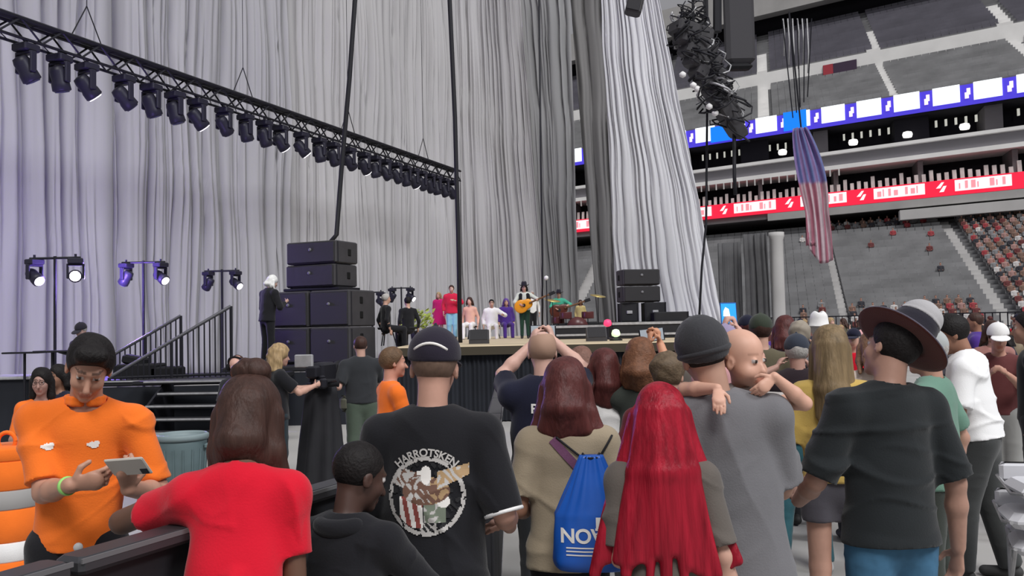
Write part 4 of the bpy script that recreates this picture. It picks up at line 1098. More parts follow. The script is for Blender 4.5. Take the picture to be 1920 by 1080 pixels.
# cables hanging from the roof
M_cable = mat('cable_black', (.014, .014, .018), .6)
def cable(pts, r, label, name='hanging_cable', cat='cable', group=None, m_=None):
    m = MB(); b = Vector(pts[-1]); m.tube([Vector(p)-b for p in pts], r, 8); o = m.build(name, m_ or M_cable, None, True); o.location = b; return tag(o, label, cat, group)
top = at(676, -300, 18.7)
cable([top, at(667, -20, 18.7), at(655, 150, 18.7), at(640, 320, 18.7), at(631, 440, 18.7), (sp.x+.12, sp.y+.2, z+.01)], .050, 'thick black cable hanging down to the top of the big speaker stack')
cable([at(838, -300, 20.5), at(843, 0, 20.5), at(853, 220, 20.5), at(860, 480, 20.5), floor_at(863, 20.5, HS)], .052, 'long black cable hanging to the stage beside the red jacket')
cable([at(1318, -100, 34), at(1326, 190, 34), at(1324, 420, 34), at(1316, 500, 34), floor_at(1306, 34, 0)], .045, 'thin black cable in front of the white curtain edge')
cable([at(1376, 180, 33), at(1377, 330, 33), at(1379, 365, 33)], .07, 'short black cable with a weight below the tangled speaker array')
cable([at(1010, -60, 27), at(1014, 300, 27), at(1017, 470, 27), floor_at(1017, 27, HS)], .030, 'thin wire hanging behind the guitarist')

# lighting truss with moving heads
T0 = at(-60, 5, 18.9); T1 = at(856, 322, 41); T0.z = T1.z = (T0.z+T1.z)/2
ang = math.atan2(T1.y-T0.y, T1.x-T0.x); TL = (T1-T0).length
tr = empty('lighting_truss', T0, ang, 'long black lighting truss hung in front of the curtain, carrying a row of spotlights', 'truss')
hh, hw_ = .46, .40
for sy in (-1, 1):
    for sz in (0, 1):
        m = MB(); m.tube([(0, sy*hw_/2, -sz*hh), (TL, sy*hw_/2, -sz*hh)], .050 if sz == 0 else .036, 6); m.build('chord', M_blackmet, tr)
m = MB(); nseg = int(TL/.55)
for i in range(nseg):
    x0, x1 = i*TL/nseg, (i+1)*TL/nseg
    for sy in (-1, 1):
        a, b = (x0, sy*hw_/2, 0), (x1, sy*hw_/2, -hh)
        if i % 2: a, b = (x0, sy*hw_/2, -hh), (x1, sy*hw_/2, 0)
        m.tube([a, b], .026, 5)
    m.tube([(x0, -hw_/2, 0), (x0, hw_/2, 0)], .014, 5); m.tube([(x0, -hw_/2, -hh), (x1, hw_/2, -hh)], .014, 5)
o = m.build('lacing', M_blackmet, tr); o['kind'] = 'stuff'
m = MB(); m.box((TL/2, 0, .03), (TL, .22, .05)); m.tube([(0, .1, .07), (TL, .12, .07)], .03, 6); m.build('cable_tray', M_black, tr)
for i in range(4):
    x = TL*(.13+.245*i); m = MB(); m.tube([(x-.5, 0, 0), (x, 0, .95)], .016, 6); m.tube([(x+.5, 0, 0), (x, 0, .95)], .016, 6); m.tube([(x, 0, .95), (x, 0, 9.0)], .010, 6); m.build('bridle', M_cable, tr)
M_lens = mat('lens_glow', (.9, .9, .95), .2, emit=(1, .97, 1), estr=2.2); M_lensd = mat('lens_dark', (.05, .05, .09), .15)
M_headm = mat('moving_head_body', (.022, .021, .035), .45)
def moving_head(label, c, rz, tilt, lit, sc=1.0, up=False, group=None, lens=None, pan=0):
    r = empty('moving_head_light', c, rz, label, 'stage light', group); r.scale = (sc, sc, sc); sg = 1 if up else -1
    m = MB(); m.bbox((0, 0, sg*.07), (.34, .30, .13), .02); m.tube([(0, 0, 0), (0, 0, -sg*.10)], .03, 6); b = m.build('base', M_headm, r)
    y = MB()
    for sx in (-1, 1): y.bbox((sx*.17, 0, sg*.31), (.05, .12, .36), .015)
    y.bbox((0, 0, sg*.155), (.36, .14, .05), .015); y.build('yoke', M_headm, r)
    R = Matrix.Rotation(pan, 3, 'Z') @ Matrix.Rotation(tilt, 3, 'X'); d = R @ Vector((0, 0, -1)); c0 = Vector((0, 0, sg*.42)); m = MB()
    m.lathe(c0-d*.22, [(.05, 0), (.12, .02), (.14, .10), (.135, .26), (.15, .30), (.155, .42), (.125, .44)], 16, d); h = m.build('head', M_headm, r, True)
    m = MB(); m.lathe(c0+d*.215, [(.01, .012), (.118, .0), (.118, .02), (.01, .03)], 16, d); m.build('lens', lens or (M_lens if lit else M_lensd), h, True)
    return r
pxs = [(48, 0), (112, 0), (163, 1), (232, 0), (284, 0), (328, 0), (370, 1), (420, 0), (460, 0), (495, 0), (525, 1), (565, 1), (598, 0), (624, 0), (655, 0), (682, 1), (702, 0), (722, 0), (742, 0), (760, 0), (775, 1), (790, 0), (805, 0), (818, 0), (832, 0), (846, 0)]
ordw = ['first', 'second', 'third', 'fourth', 'fifth', 'sixth', 'seventh', 'eighth', 'ninth', 'tenth', 'eleventh', 'twelfth', 'thirteenth', 'fourteenth', 'fifteenth', 'sixteenth', 'seventeenth', 'eighteenth', 'nineteenth', 'twentieth', 'twenty-first', 'twenty-second', 'twenty-third', 'twenty-fourth', 'twenty-fifth', 'last']
for i, (px, lit) in enumerate(pxs):
    # find truss parameter under this column
    best = None
    for t in np.linspace(0, 1, 900):
        P_ = T0.lerp(T1, t); v = P_-Vector((0, 0, CAMZ)); X = 960+F*(v.dot(_r))/v.dot(_f)
        if best is None or abs(X-px) < best[0]: best = (abs(X-px), t)
    P_ = T0.lerp(T1, best[1])+Vector((0, 0, -hh-.04))
    moving_head('%s spotlight from the left on the truss, %s' % (ordw[i], 'its lens lit white' if lit else 'its lens dark'), P_, ang-R_(90)+R_(8*math.sin(i*2.1)), R_(-30+16*math.sin(i*1.7)) if not lit else R_(-42), lit, 1.30 if i > 6 else 1.38, group='spotlights on the truss', pan=R_(160+10*math.sin(i)))

# lights on poles along the curtain at the left
M_lensv = mat('lens_violet', (.9, .9, 1), .2, emit=(.98, .80, 1.0), estr=14)
for k, (px, py, d, dx, sc) in enumerate(((103, 484, 18.5, .43, 1.0), (270, 492, 20.5, .40, .92), (418, 508, 23.4, .36, .88), (755, 540, 35.0, .36, .95), (700, 548, 30, .3, .9))):
    b = floor_at(px, d, 0); t = at(px, py, d); r = empty('light_pole', b, 0, ['leftmost', 'second from left', 'third from left', 'fourth from left', 'short one behind the speaker stack among the'][k]+' light pole in front of the curtain', 'pole', 'light poles by the curtain')
    m = MB(); m.tube([(0, 0, 0.05), (0, 0, t.z+.04)], .032, 8); m.build('pole', M_blackmet, r)
    m = MB(); m.tube([(-dx-.1, 0, t.z), (dx+.1, 0, t.z)], .026, 8); m.build('crossbar', M_blackmet, r)
    m = MB(); m.lathe((0, 0, 0), [(.40, 0), (.40, .02), (.06, .05)], 20); m.build('base_plate', M_blackmet, r)
    for sx in (-1, 1):
        lit = sx > 0
        hot = (k == 0 and lit)
        moving_head(('glaring violet' if hot else 'white lit' if (lit or k == 0) else 'dark')+' stage light on the '+('right' if lit else 'left')+' arm of the '+['leftmost', 'second', 'third', 'fourth', 'stack side'][k]+' light pole', (b.x+sx*dx, b.y, t.z-.01), R_(24 if hot else 62 if (lit or k == 0) else -110), R_(-84 if hot else -58 if (lit or k == 0) else -38), lit or k == 0, .88*sc, group='stage lights on the poles', lens=M_lensv if hot else None)
    if k == 0:
        l = bpy.data.lights.new('violet_spill', 'POINT'); l.energy = 800; l.color = (.33, .20, 1.0); l.shadow_soft_size = .15; lo = bpy.data.objects.new('violet_spill', l); COL.objects.link(lo); lo.location = (b.x+dx+.1, b.y+.75, t.z-.5)

# far left console platform, keyboard-like stand and worker in a dark hat
b = floor_at(16, 15.5, 0)
r = empty('side_table', b, 0, 'black covered table at the far left in front of the curtain', 'table')
hT = CAMZ-.66
m = MB(); m.bbox((0, 0, hT-.03), (2.0, 1.0, .05), .01); m.build('tabletop', M_steelpale, r)
m = MB(); m.box((0, 0, (hT-.06)/2+.01), (1.9, .9, hT-.08)); m.build('cover', M_fascia, r)
b = floor_at(70, 15.3, 0); t = at(70, 660, 15.3)
r = empty('music_stand', b, 0, 'black T shaped stand with a flat tray at the far left', 'stand')
m = MB(); m.tube([(0, -.4, 0), (0, -.4, t.z)], .022, 8); m.build('pole', M_blackmet, r)
m = MB(); m.bbox((.0, -.4, t.z), (.62, .30, .03), .008); m.build('tray', M_blackmet, r)
b = floor_at(116, 15.0, 0); t = at(116, 658, 15.0)
r = empty('music_stand', b, 0, 'black stand with a wide bent tray behind the orange polo', 'stand')
m = MB(); m.tube([(0, -.3, 0), (0, -.3, t.z)], .028, 8); m.build('pole', M_blackmet, r)
m = MB(); m.bbox((.05, -.3, t.z), (.60, .34, .035), .008); m.bbox((.30, -.3, t.z-.05), (.30, .3, .03), .008, Matrix.Rotation(.3, 3, 'Y')); m.build('tray', M_blackmet, r)

# dark steps up to the side platform, and the railed ramp behind
st0 = floor_at(302, 13.2, 0)
r = empty('stage_steps', st0, R_(-6), 'wide black steps with pale nosings behind the trash can', 'steps')
hP = CAMZ-(715-627)/F*14.4
for i in range(6):
    z1 = hP*(i+1)/6; m = MB(); m.bbox((.05*i-.1, .28*i, z1-.03), (1.35 if i < 5 else 2.6, .30, .05), .008); m.build('tread', M_black, r)
    m = MB(); m.box((.05*i-.1, .28*i-.151, z1-.015), (1.33 if i < 5 else 2.2, .012, .028)); m.build('nosing', M_steelpale, r)
for sx in (-1, 1):
    m = MB(); m.prism([(-.2, 0), (1.7, 0), (1.7, hP-.05), (1.4, hP-.05), (-.2, .06)], sx*.68-.02, sx*.68+.02, lambda yy, zz, xx: Vector((xx, yy, zz))); m.build('stringer', M_blackmet, r)
m = MB(); m.tube([(.78, -.1, .35), (1.15, 1.3, hP+.35)], .022, 8); m.tube([(.78, -.1, 0), (.78, -.1, .4)], .02, 8); m.build('handrail', M_blackmet, r)
pf0 = floor_at(338, 16.05, 0)
r = empty('side_platform', pf0, 0, 'dark platform at the top of the black steps, below the railed stairs', 'platform')
m = MB(); m.bbox((0, 0, hP-.05), (3.6, 2.2, .10), .02); m.build('deck', M_black, r); m = MB(); m.box((0, -1.05, hP/2-.06), (3.5, .04, hP-.12)); m.build('front_panel', M_fascia, r)
m = MB(); m.box((0, -1.11, hP-.02), (3.5, .012, .022)); m.build('edge', M_steelpale, r)
# railed stairs: two railings climbing to the right
def railing(label, a_px, a_py, b_px, b_py, d0, d1, fl_z, nbal):
    a = at(a_px, a_py, d0); b = at(b_px, b_py, d1); base = Vector((a.x, a.y, 0)); r = empty('stair_railing', base, 0, label, 'railing', 'stair railings')
    m = MB(); m.tube([a-base, b-base], .030, 8); m.build('handrail', M_steelpale if 0 else mat('rail_grey', (.10, .10, .11), .4, metal=.4), r)
    for i in range(nbal+1):
        t = i/nbal; P_ = a.lerp(b, t)-base; zb = fl_z(t); m = MB(); thick = .03 if i in (0, nbal, nbal//2) else .014
        m.tube([(P_.x, P_.y, P_.z), (P_.x, P_.y, max(zb, 0))], thick, 6); m.build('post' if thick > .02 else 'baluster', M_blackmet, r)
    m = MB(); m.tube([(a.x-base.x, a.y-base.y, fl_z(0)+.06), (b.x-base.x, b.y-base.y, fl_z(1)+.06)], .022, 6); m.build('lower_rail', M_blackmet, r)
    return r
railing('front railing of the stairs, climbing to the right towards the speaker stack', 205, 708, 433, 574, 15.0, 15.6, lambda t: hP-.02 if t > 0 else hP-.02, 22)
railing('rear shorter railing of the stairs, behind the front railing', 215, 664, 339, 592, 16.6, 16.9, lambda t: hP-.05, 13)
g0 = floor_at(265, 16.0, hP); m = MB(); m.bbox((0, 0, .12), (.75, .5, .24), .03); m.bbox((.5, -.05, .09), (.5, .4, .18), .03); m.bbox((-.1, 0, .30), (.4, .3, .16), .03, Matrix.Rotation(.2, 3, 'Y'))
o = m.build('gear_bag', M_rubber); o.location = g0; tag(o, 'heap of dark gear bags on the platform behind the railing', 'bag')

# trash can
b = floor_at(342, 9.9, 0); r = empty('trash_can', b, 0, 'grey green round trash can behind the girl in red', 'trash can'); zt = CAMZ-(812-627)/F*9.9
M_tc = mat('trash_can_grey_green', (.13, .185, .195), .55, noise=.1, nscale=5)
m = MB(); m.lathe((0, 0, 0), [(.215, 0), (.225, .02), (.262, zt-.10), (.262, zt-.06)], 32); m.build('bin', M_tc, r, True)
m = MB(); m.lathe((0, 0, zt-.07), [(.275, 0), (.285, .02), (.285, .055), (.262, .07), (.250, .05), (.245, -.0)], 32); m.build('rim', mat('trash_can_rim', (.22, .28, .29), .5), r, True)
for sx in (-1, 1):
    m = MB(); m.bbox((sx*.285, 0, zt-.14), (.04, .14, .05), .01); m.build('handle', M_tc, r)
m = MB()
for i in range(16):
    a = 2*math.pi*i/16; m.tube([(.232*math.cos(a), .232*math.sin(a), .08), (.262*math.cos(a), .262*math.sin(a), zt-.16)], .010, 5)
m.build('rib', M_tc, r)

# orange and white traffic drum, far left
b = floor_at(12, 6.2, 0); r = empty('traffic_drum', b, 0, 'orange and white striped traffic drum at the lower left edge', 'traffic drum')
zt = CAMZ-(835-634)/F*6.2
cuts_ = [0, .08, .30, .42, .62, .74, .92, 1.0]; mm = [M_rubber, C_orange, C_white, C_orange, mat('drum_grey', (.35, .34, .33), .7), C_orange, C_orange]
for i in range(7):
    z0_, z1_ = cuts_[i]*zt, cuts_[i+1]*zt; rr0 = .30-.05*cuts_[i]; rr1 = .30-.05*cuts_[i+1]; m = MB(); m.lathe((0, 0, 0), [(rr0*.97, z0_), (rr0, z0_+.01), (rr1, z1_-.01), (rr1*.97, z1_)], 24); m.build('base' if i == 0 else 'orange_band' if mm[i] is C_orange else 'pale_band', mm[i], r, True)
m = MB(); torus_at(m, (0, 0, zt+.03), (0, 1, 0), .06, .015); m.build('handle', C_orange, r, True)

# tripod camera under a black cloth in the pit
b = floor_at(604, 10.5, 0); r = empty('broadcast_camera', b, R_(-10), 'broadcast camera on a tripod under black cloth, pointing at the stage', 'camera')
zc = CAMZ-(700-622)/F*10.6
m = MB()
n = 40; vs = []
for j in range(9):
    t = j/8; z_ = zc-.12-t*(zc-.14)
    for i in range(n):
        a = 2*math.pi*i/n; rad = .15+.10*t+.028*math.sin(a*7+j*.3)*(.3+t); vs.append((rad*math.cos(a)*1.15, rad*math.sin(a), z_))
fs = [(j*n+i, (j+1)*n+i, (j+1)*n+(i+1) % n, j*n+(i+1) % n) for j in range(8) for i in range(n)]+[tuple(range(n))]
m.add(vs, fs); m.build('black_cloth', M_black, r, True)
m = MB(); m.bbox((0, .05, zc), (.20, .42, .24), .03); m.bbox((0, -.22, zc+.02), (.14, .16, .14), .02); m.build('body', M_blackmet, r)
m = MB(); m.lathe((0, .24, zc+.01), [(.09, 0), (.10, .05), (.085, .2), (.11, .34), (.11, .36), (.02, .37)], 20, (0, 1, 0)); m.build('lens', M_rubber, r, True)
m = MB(); m.bbox((-.10, -.25, zc+.15), (.22, .05, .15), .01); m.build('monitor', M_steelpale, r); m = MB(); m.tube([(.1, -.1, zc-.12), (.42, -.55, zc-.06)], .014, 6); m.build('pan_bar', M_blackmet, r)
m = MB(); m.bbox((0, 0, zc-.13), (.18, .2, .08), .02); m.build('tripod_head', M_blackmet, r)

# small gear on the stage
def flightcase(px, d, z0, sz, label, rz=0, group=None):
    b = floor_at(px, d, z0); r = empty('equipment_case', b, rz, label, 'equipment case', group); x, y, z_ = sz
    m = MB(); m.bbox((0, 0, z_/2), (x, y, z_), .02); m.build('box', M_black, r)
    m = MB()
    for sx in (-1, 1):
        for sy in (-1, 1): m.box((sx*x/2, sy*y/2, z_/2), (.03, .03, z_))
    m.build('edging', M_steelpale if group == 'p' else M_blackmet, r); m = MB(); m.bbox((0, -y/2-.01, z_*.5), (.14, .03, .08), .008); m.build('latch', M_steelpale, r); return r
flightcase(1256, 21.6, HS, (.8, .6, .62), 'black equipment case on stage right of the small speakers')
flightcase(1274, 23.2, HS, (.7, .6, .52), 'smaller black case beside the white curtain on stage')
flightcase(1105, 25.5, HS, (2.0, .6, .42), 'long low black case behind the green shirted player')
zz = HS+.4
for j in range(2):
    speaker(['lower speaker of the small stack at the right of the stage', 'upper speaker of the small stack at the right of the stage'][j], Vector((*spot(1202, 22.2), zz+.48+j*.42)), R_(10), (.95, .6, .40), [(.1, .5)], 'small speakers at stage right')
flightcase(1178, 22.2, zz-.0, (.42, .6, .47), 'narrow black case supporting the small speakers, left one'); flightcase(1226, 22.2, zz, (.50, .6, .47), 'narrow black case supporting the small speakers, right one')
def stage_monitor(px, d, label):
    b = floor_at(px, d, HS); r = empty('floor_monitor', b, 0, label, 'monitor speaker', 'floor monitors'); r.scale = (.7, .7, .7)
    m = MB(); m.prism([(0, 0), (.5, 0), (.5, .38), (.25, .42), (0, .12)], -.3, .3, lambda yy, zz_, xx: Vector((xx, yy, zz_))); m.build('cabinet', M_cab, r)
    m = MB(); m.prism([(-.01, .13), (.235, .43), (.25, .42), (.0, .12)], -.26, .26, lambda yy, zz_, xx: Vector((xx, yy, zz_))); m.build('grille', M_grille, r)
stage_monitor(898, 18.6, 'floor monitor left of the guitarist'); stage_monitor(1120, 18.6, 'floor monitor at the right half of the stage')
for px, d, col, lab in ((1140, 20.5, (1, .05, .15), 'red glowing lamp on the stage right of the players'), (1155, 18.9, (.75, 1, .6), 'pale green glowing lamp on the stage edge')):
    b = floor_at(px, d, HS); t = at(px, 606 if col[0] == 1 and col[1] < .5 else 625, d); r = empty('stage_lamp', b, 0, lab, 'lamp')
    m = MB(); m.tube([(0, 0, 0), (0, 0, max(.05, t.z-HS-.1))], .03, 8); m.lathe((0, 0, 0), [(.14, 0), (.14, .03), (.03, .05)], 12); m.build('stand', M_blackmet, r)
    m = MB(); h_ = max(.12, t.z-HS); m.lathe((0, 0, h_), [(.03, -.08), (.085, -.05), (.095, 0), (.07, .07), (.02, .09)], 14); m.build('bulb', mat('bulb_'+lab.split()[0], col, .4, emit=col, estr=.9), r, True)

# drum kit
b = floor_at(1083, 24.2, HS); r = empty('drum_kit', b, 0, 'small drum kit with cymbals beside the green shirted player', 'drum kit')
M_drum = mat('drum_shell', (.10, .03, .03), .3); M_cym = mat('cymbal_brass', (.55, .42, .15), .35, metal=.8)
m = MB(); m.lathe((0, -.25, .29), [(.02, 0), (.28, 0), (.28, .42), (.02, .42)], 20, (0, 1, 0)); m.build('bass_drum', M_drum, r, True)
for (x, y, z_, rd) in ((-.3, .1, .62, .17), (.3, .1, .62, .17), (-.5, .35, .5, .18)):
    m = MB(); m.lathe((x, y, z_-.1), [(rd*.98, 0), (rd, .02), (rd, .17), (rd*.98, .19)], 18); m.build('drum', M_drum, r, True)
    m = MB(); m.tube([(x, y, 0), (x, y, z_-.1)], .012, 6); m.build('stand', M_blackmet, r)
for (x, y, z_) in ((-.65, .2, 1.05), (.6, .15, 1.15)):
    m = MB(); m.lathe((x, y, z_), [(.005, .02), (.05, .012), (.22, -.012), (.22, -.016), (.01, .008)], 20, (.15, -.2, 1)); m.build('cymbal', M_cym, r, True); m = MB(); m.tube([(x, y, 0), (x, y, z_)], .011, 6); m.build('stand', M_blackmet, r)
# microphone stand with white ball
b = floor_at(1027, 24, HS); t = at(1027, 523, 24); r = empty('microphone_stand', b, 0, 'thin microphone stand with a white ball microphone beside the guitarist', 'microphone')
m = MB(); m.tube([(0, 0, 0), (0, 0, t.z-HS)], .016, 6); m.build('pole', M_blackmet, r); m = MB(); m.lathe((0, 0, 0), [(.18, 0), (.18, .02), (.03, .04)], 14); m.build('base', M_blackmet, r, True)
m = MB(); m.lathe((0, 0, t.z-HS+.03), [(.01, -.07), (.05, -.04), (.06, 0), (.05, .04), (.01, .06)], 12); m.build('ball', C_white, r, True)

# tangled hanging array at the top right: a column of small cabinets with loops of cable
AP = [at(1296, 60, 33), at(1312, 105, 33), at(1330, 150, 33), at(1352, 190, 33), at(1368, 225, 33)]
r = empty('hanging_speaker_array', AP[-1], 0, 'dark tangled speaker array and cables hanging beside the white curtain', 'speaker array'); B0 = AP[-1]
for i in range(9):
    t = i/8*4; a = AP[min(int(t), 3)].lerp(AP[min(int(t)+1, 4)], t-min(int(t), 3)) if t < 4 else AP[4]
    rt = Matrix.Rotation(R_(12+i*5), 3, 'Y') @ Matrix.Rotation(R_(20), 3, 'Z'); m = MB(); m.bbox(a-B0, (1.55, .9, .50), .08, rt); m.build('cabinet', M_cab, r); 
rnd = random.Random(5)
mm_ = [MB(), MB()]
for i in range(170):
    t = rnd.random(); x = 1283+t*85+rnd.uniform(-22, 26); y = 25+t*195+rnd.uniform(-28, 22); c0 = at(x, y, 33+rnd.uniform(-.8, .8)); pts = []; L_ = rnd.uniform(.25, .75); ph = rnd.random()*6
    for q in range(7): pts.append(c0-B0+Vector((L_*.6*math.sin(q*.9+ph), L_*.3*math.cos(q*1.1+ph), L_*.5*math.cos(q*.7+ph*2)-q*.05)))
    mm_[0 if i % 7 else 1].tube(pts, rnd.uniform(.022, .045), 4)
o = mm_[0].build('cable_loops', M_cable, r, True); o['kind'] = 'stuff'; o = mm_[1].build('grey_cable_loops', M_steelpale, r, True); o['kind'] = 'stuff'
for (x, y) in ((1280, 140), (1300, 160), (1308, 167), (1330, 200), (1341, 212)):
    m = MB(); m.lathe(at(x, y, 32.4)-B0, [(.02, -.12), (.12, -.06), (.13, .04), (.03, .12)], 8); m.build('white_connector', C_white, r, True)
m = MB(); m.tube([at(1300, 60, 33)-B0, at(1296, -250, 33)-B0], .05, 6); m.tube([at(1345, 60, 33)-B0, at(1345, -250, 33)-B0], .16, 6); m.tube([at(1326, 60, 33)-B0, at(1322, -250, 33)-B0], .05, 6); m.build('hoist_chains', M_cable, r)
# dark roof truss column behind it
a = at(1388, 120, 70); top = at(1392, -200, 70); r = empty('roof_drop_shroud', a, 0, 'wide dark grey fabric shroud hanging from the roof behind the tangled array', 'shroud')
m = MB(); m.bbox((0, 0, (top.z-a.z)/2), (2.3, 1.2, top.z-a.z), .3); m.build('shroud', mat('shroud_grey', (.075, .073, .08), .9), r); m = MB(); m.bbox((-.1, 0, -.25), (2.0, 1.0, .5), .2); m.build('hem_weight', M_black, r)
# black box at the very top
a = at(1190, 8, 31); r = empty('hanging_speaker', a, 0, 'black hanging speaker cut off by the top edge of the picture', 'speaker')
m = MB(); m.bbox((0, 0, 0), (.56, .6, .75), .06, Matrix.Rotation(.25, 3, 'Y')); m.bbox((0.1, 0, .75), (.56, .6, .7), .06, Matrix.Rotation(.15, 3, 'Y')); m.build('cabinet', M_cab, r); m = MB(); m.bbox((-.05, -.31, 0), (.46, .04, .62), .02, Matrix.Rotation(.25, 3, 'Y')); m.build('grille', M_grille, r); m = MB(); m.tube([(0.1, 0, 1.1), (.1, 0, 9)], .03, 6); m.build('chain', M_cable, r)

# hanging flag
fa = at(1508, 238, 52); fb = at(1545, 492, 52); Hf = fa.z-fb.z
r = empty('hanging_flag', fb, R_(-8), 'large furled red, white and blue flag hanging in front of the seats', 'flag')
n, mrow = 24, 40; vs = []; cols = []
for j in range(mrow+1):
    t = j/mrow
    cx = (fa.x-fb.x)*t*1.0-.25+.28*math.sin(t*3); wd = .62*(1-t)**.6+.24*t+.22*math.sin(min(1, (1-t)*1.6)*3.14)+.12
    for i in range(n+1):
        q = i/n*2-1; zlow = (-.6*abs(q)**1.5+.5*q) if t < .12 else 0
        vs.append((cx+wd*q, .16*math.sin(q*9+t*3)+.1*math.sin(q*17+t*5), Hf*t-zlow*(1-t)*1.2))
        if t > .58: cols.append((.20+.08*math.sin(i*1.3), .17, .36))
        else: cols.append(((.52, .42, .46) if (i//3) % 2 else (.36, .13, .18)))
Fq = np.array([(j*(n+1)+i, j*(n+1)+i+1, (j+1)*(n+1)+i+1, (j+1)*(n+1)+i) for j in range(mrow) for i in range(n)])
o = np_mesh('cloth', np.array(vs), Fq, r, [mat('flag_cloth', (.5, .5, .5), .8, vcol=True, noise=.12, nscale=3)], True, np.array(cols)); sd = o.modifiers.new('t', 'SOLIDIFY'); sd.thickness = .03
m = MB(); m.tube([(fa.x-fb.x-.15, 0, Hf-.1), (fa.x-fb.x-.6, 0, Hf+7)], .05, 6)
for q in range(5): m.tube([(fa.x-fb.x-.6+q*.22, 0, Hf+.6+.3*q), (fa.x-fb.x-1.0+q*.42, 0, Hf+6.5)], .035, 5)
m.build('suspension_wire', M_blackmet, r)
for k in range(6):
    px = 1468+k*9; cable([at(px, 35, 60), at(px+3, 60+18*(k % 3), 60), at(px+2, 105+12*(k % 2)+4*k, 60)], .05, '%s pale roof wire from the left, above the flag' % ['first', 'second', 'third', 'fourth', 'fifth', 'sixth'][k], 'roof_wire', 'wire', 'roof wires above the flag', M_steelpale)

# folding chairs stacked at the right edge
M_chair = mat('chair_white', (.62, .62, .65), .4)
for k in range(3):
    b = floor_at(1975+k*3, 5.4-.03*k, 0); r = empty('folding_chair', Vector((b.x-.05*(k % 2), b.y, .0+.17*k)), R_(-24+6*k), '%s white folding chair in the stack at the right edge' % ['lowest', 'middle', 'topmost'][k], 'chair', 'stacked white folding chairs')
    m = MB(); m.bbox((0, 0, .44), (.42, .42, .095), .04); m.build('seat', M_chair, r); m = MB(); m.bbox((0, .26, .50), (.40, .05, .12), .02); m.build('backrest', M_chair, r)
    for sx in (-1, 1): 
        m = MB(); m.tube([(sx*.2, -.2, .44), (sx*.21, .0, .41), (sx*.2, .30, .47)], .012, 6)
        if k == 0: m.tube([(sx*.2, -.2, .44), (sx*.23, .1, 0)], .012, 6); m.tube([(sx*.2, .2, .44), (sx*.23, -.2, 0)], .012, 6)
        m.build('leg', M_steelpale, r)
# ---------------------------------------------------------------- people further back
MV = .0115
def topH(py, px, d, z0=0): # standing height that puts the head top at this row
    return at(px, py, d).z-z0
# man filming with a phone, navy shirt
f = person(label='bald headed person in a navy printed t-shirt filming with both arms raised', loc=spot(1030, 5.3), face=R_(4), H=1.78, w=1.08, skin=(.62, .38, .31), vox=.0085, head=(0, R_(-2), 0), hs=1.02,
    L=dict(tw=wpt(994, 648, 5.62), pole=(-1, .1, -.7), world=True, fd=(.35, .3, .9), pn=(.9, .3, -.3), curl=.8), R=dict(tw=wpt(1040, 640, 5.62), pole=(1, .1, -.7), world=True, fd=(-.35, .3, .9), pn=(-.9, .3, -.3), curl=.8),
    shirt=dict(m=C_navy, name='t_shirt', hem=.9, sleeve=.7, loose=.016, fold=.012), pants=dict(m=C_char), hair=dict(style='bald_sides', m=mat('hair_sandy', (.40, .25, .18), .7)), shoes=(.04, .04, .04))
bv = bvh_of(f.shV, f.shF)
text_decal('shirt_lettering', f.shirt, bv, 'PRE', -.03, 1.315*f.s, .075, M_pw, off=.006, bold=0) if 0 else text_decal('shirt_lettering', f.shirt, bv, 'PRE', -.03, 1.315*f.s, .075, M_pw, off=.006)
text_decal('shirt_lettering', f.shirt, bv, 'T', .0, 1.235*f.s, .060, M_pw, off=.006); text_decal('shirt_lettering', f.shirt, bv, 'WEAR', -.03, 1.165*f.s, .042, M_pw, off=.006)
phone('black smartphone held up by the bald headed person in navy', Vector(wpt(1018, 622, 5.72)), (0, -1, .1), (1, 0, 0), (.085, .17))
# auburn haired woman in white
f = person(label='person with long auburn hair in a bright white blouse, behind the tan shirted person', loc=spot(1146, 5.5), face=R_(8), H=1.66, w=1.05, female=True, skin=SK_light, vox=.009, shirt=dict(m=C_white, name='blouse', hem=.88, sleeve=.85, loose=.02, fold=.016, seed=7), pants=dict(m=C_grey),
    L=dict(t=(-.16, .25, 1.1), pole=(-.4, -.6, -1)), R=dict(t=(.22, .2, 1.05), pole=(.4, -.6, -1)), hair=dict(style='long', m=M_hauburn, len=.24, wid=.088, spread=.035, out=.02, n=9, th=.016, tip=.03), shoes=(.1, .1, .1))
f = person(label='person with light brown hair between the bald filmer and the white blouse', loc=spot(1100, 6.3), face=R_(-4), H=1.66, w=1.0, female=True, skin=SK_light, vox=MV, shirt=dict(m=C_kh, name='shirt', hem=.9), pants=dict(m=C_jean), hair=dict(style='bob', m=mat('hair_chestnut', (.20, .105, .08), .5, noise=.3, nscale=40, bump=.5, bscale=90, spec=.2), len=.16, wid=.08, n=7, out=.0, tip=.03))
# woman filming
f = person(label='brown haired person holding a phone up, left of the beanie', loc=spot(1216, 5.4), face=R_(-8), H=1.73, w=.95, female=True, skin=(.62, .30, .18), vox=.009, head=(R_(-10), R_(6), 0),
    L=dict(tw=wpt(1216, 652, 5.75), pole=(-.6, .2, -1), world=True, fd=(.2, .2, .95), pn=(.9, 0, 0), curl=.9), R=dict(tw=wpt(1238, 645, 5.75), pole=(.6, .2, -1), world=True, fd=(-.2, .2, .95), pn=(-.9, 0, 0), curl=.9),
    shirt=dict(m=C_kh, name='shirt', hem=.9, sleeve=.5), pants=dict(m=C_black), hair=dict(style='bob', m=mat('hair_warm_brown', (.17, .075, .04), .5, noise=.3, nscale=40, bump=.5, bscale=90, spec=.2), len=.18, wid=.08, n=7, out=.0, tip=.03))
phone('dark smartphone held up in front of the stage, left of the beanie', Vector(wpt(1222, 628, 5.82)), (0.1, -1, .1), (1, 0, .1), (.085, .17))
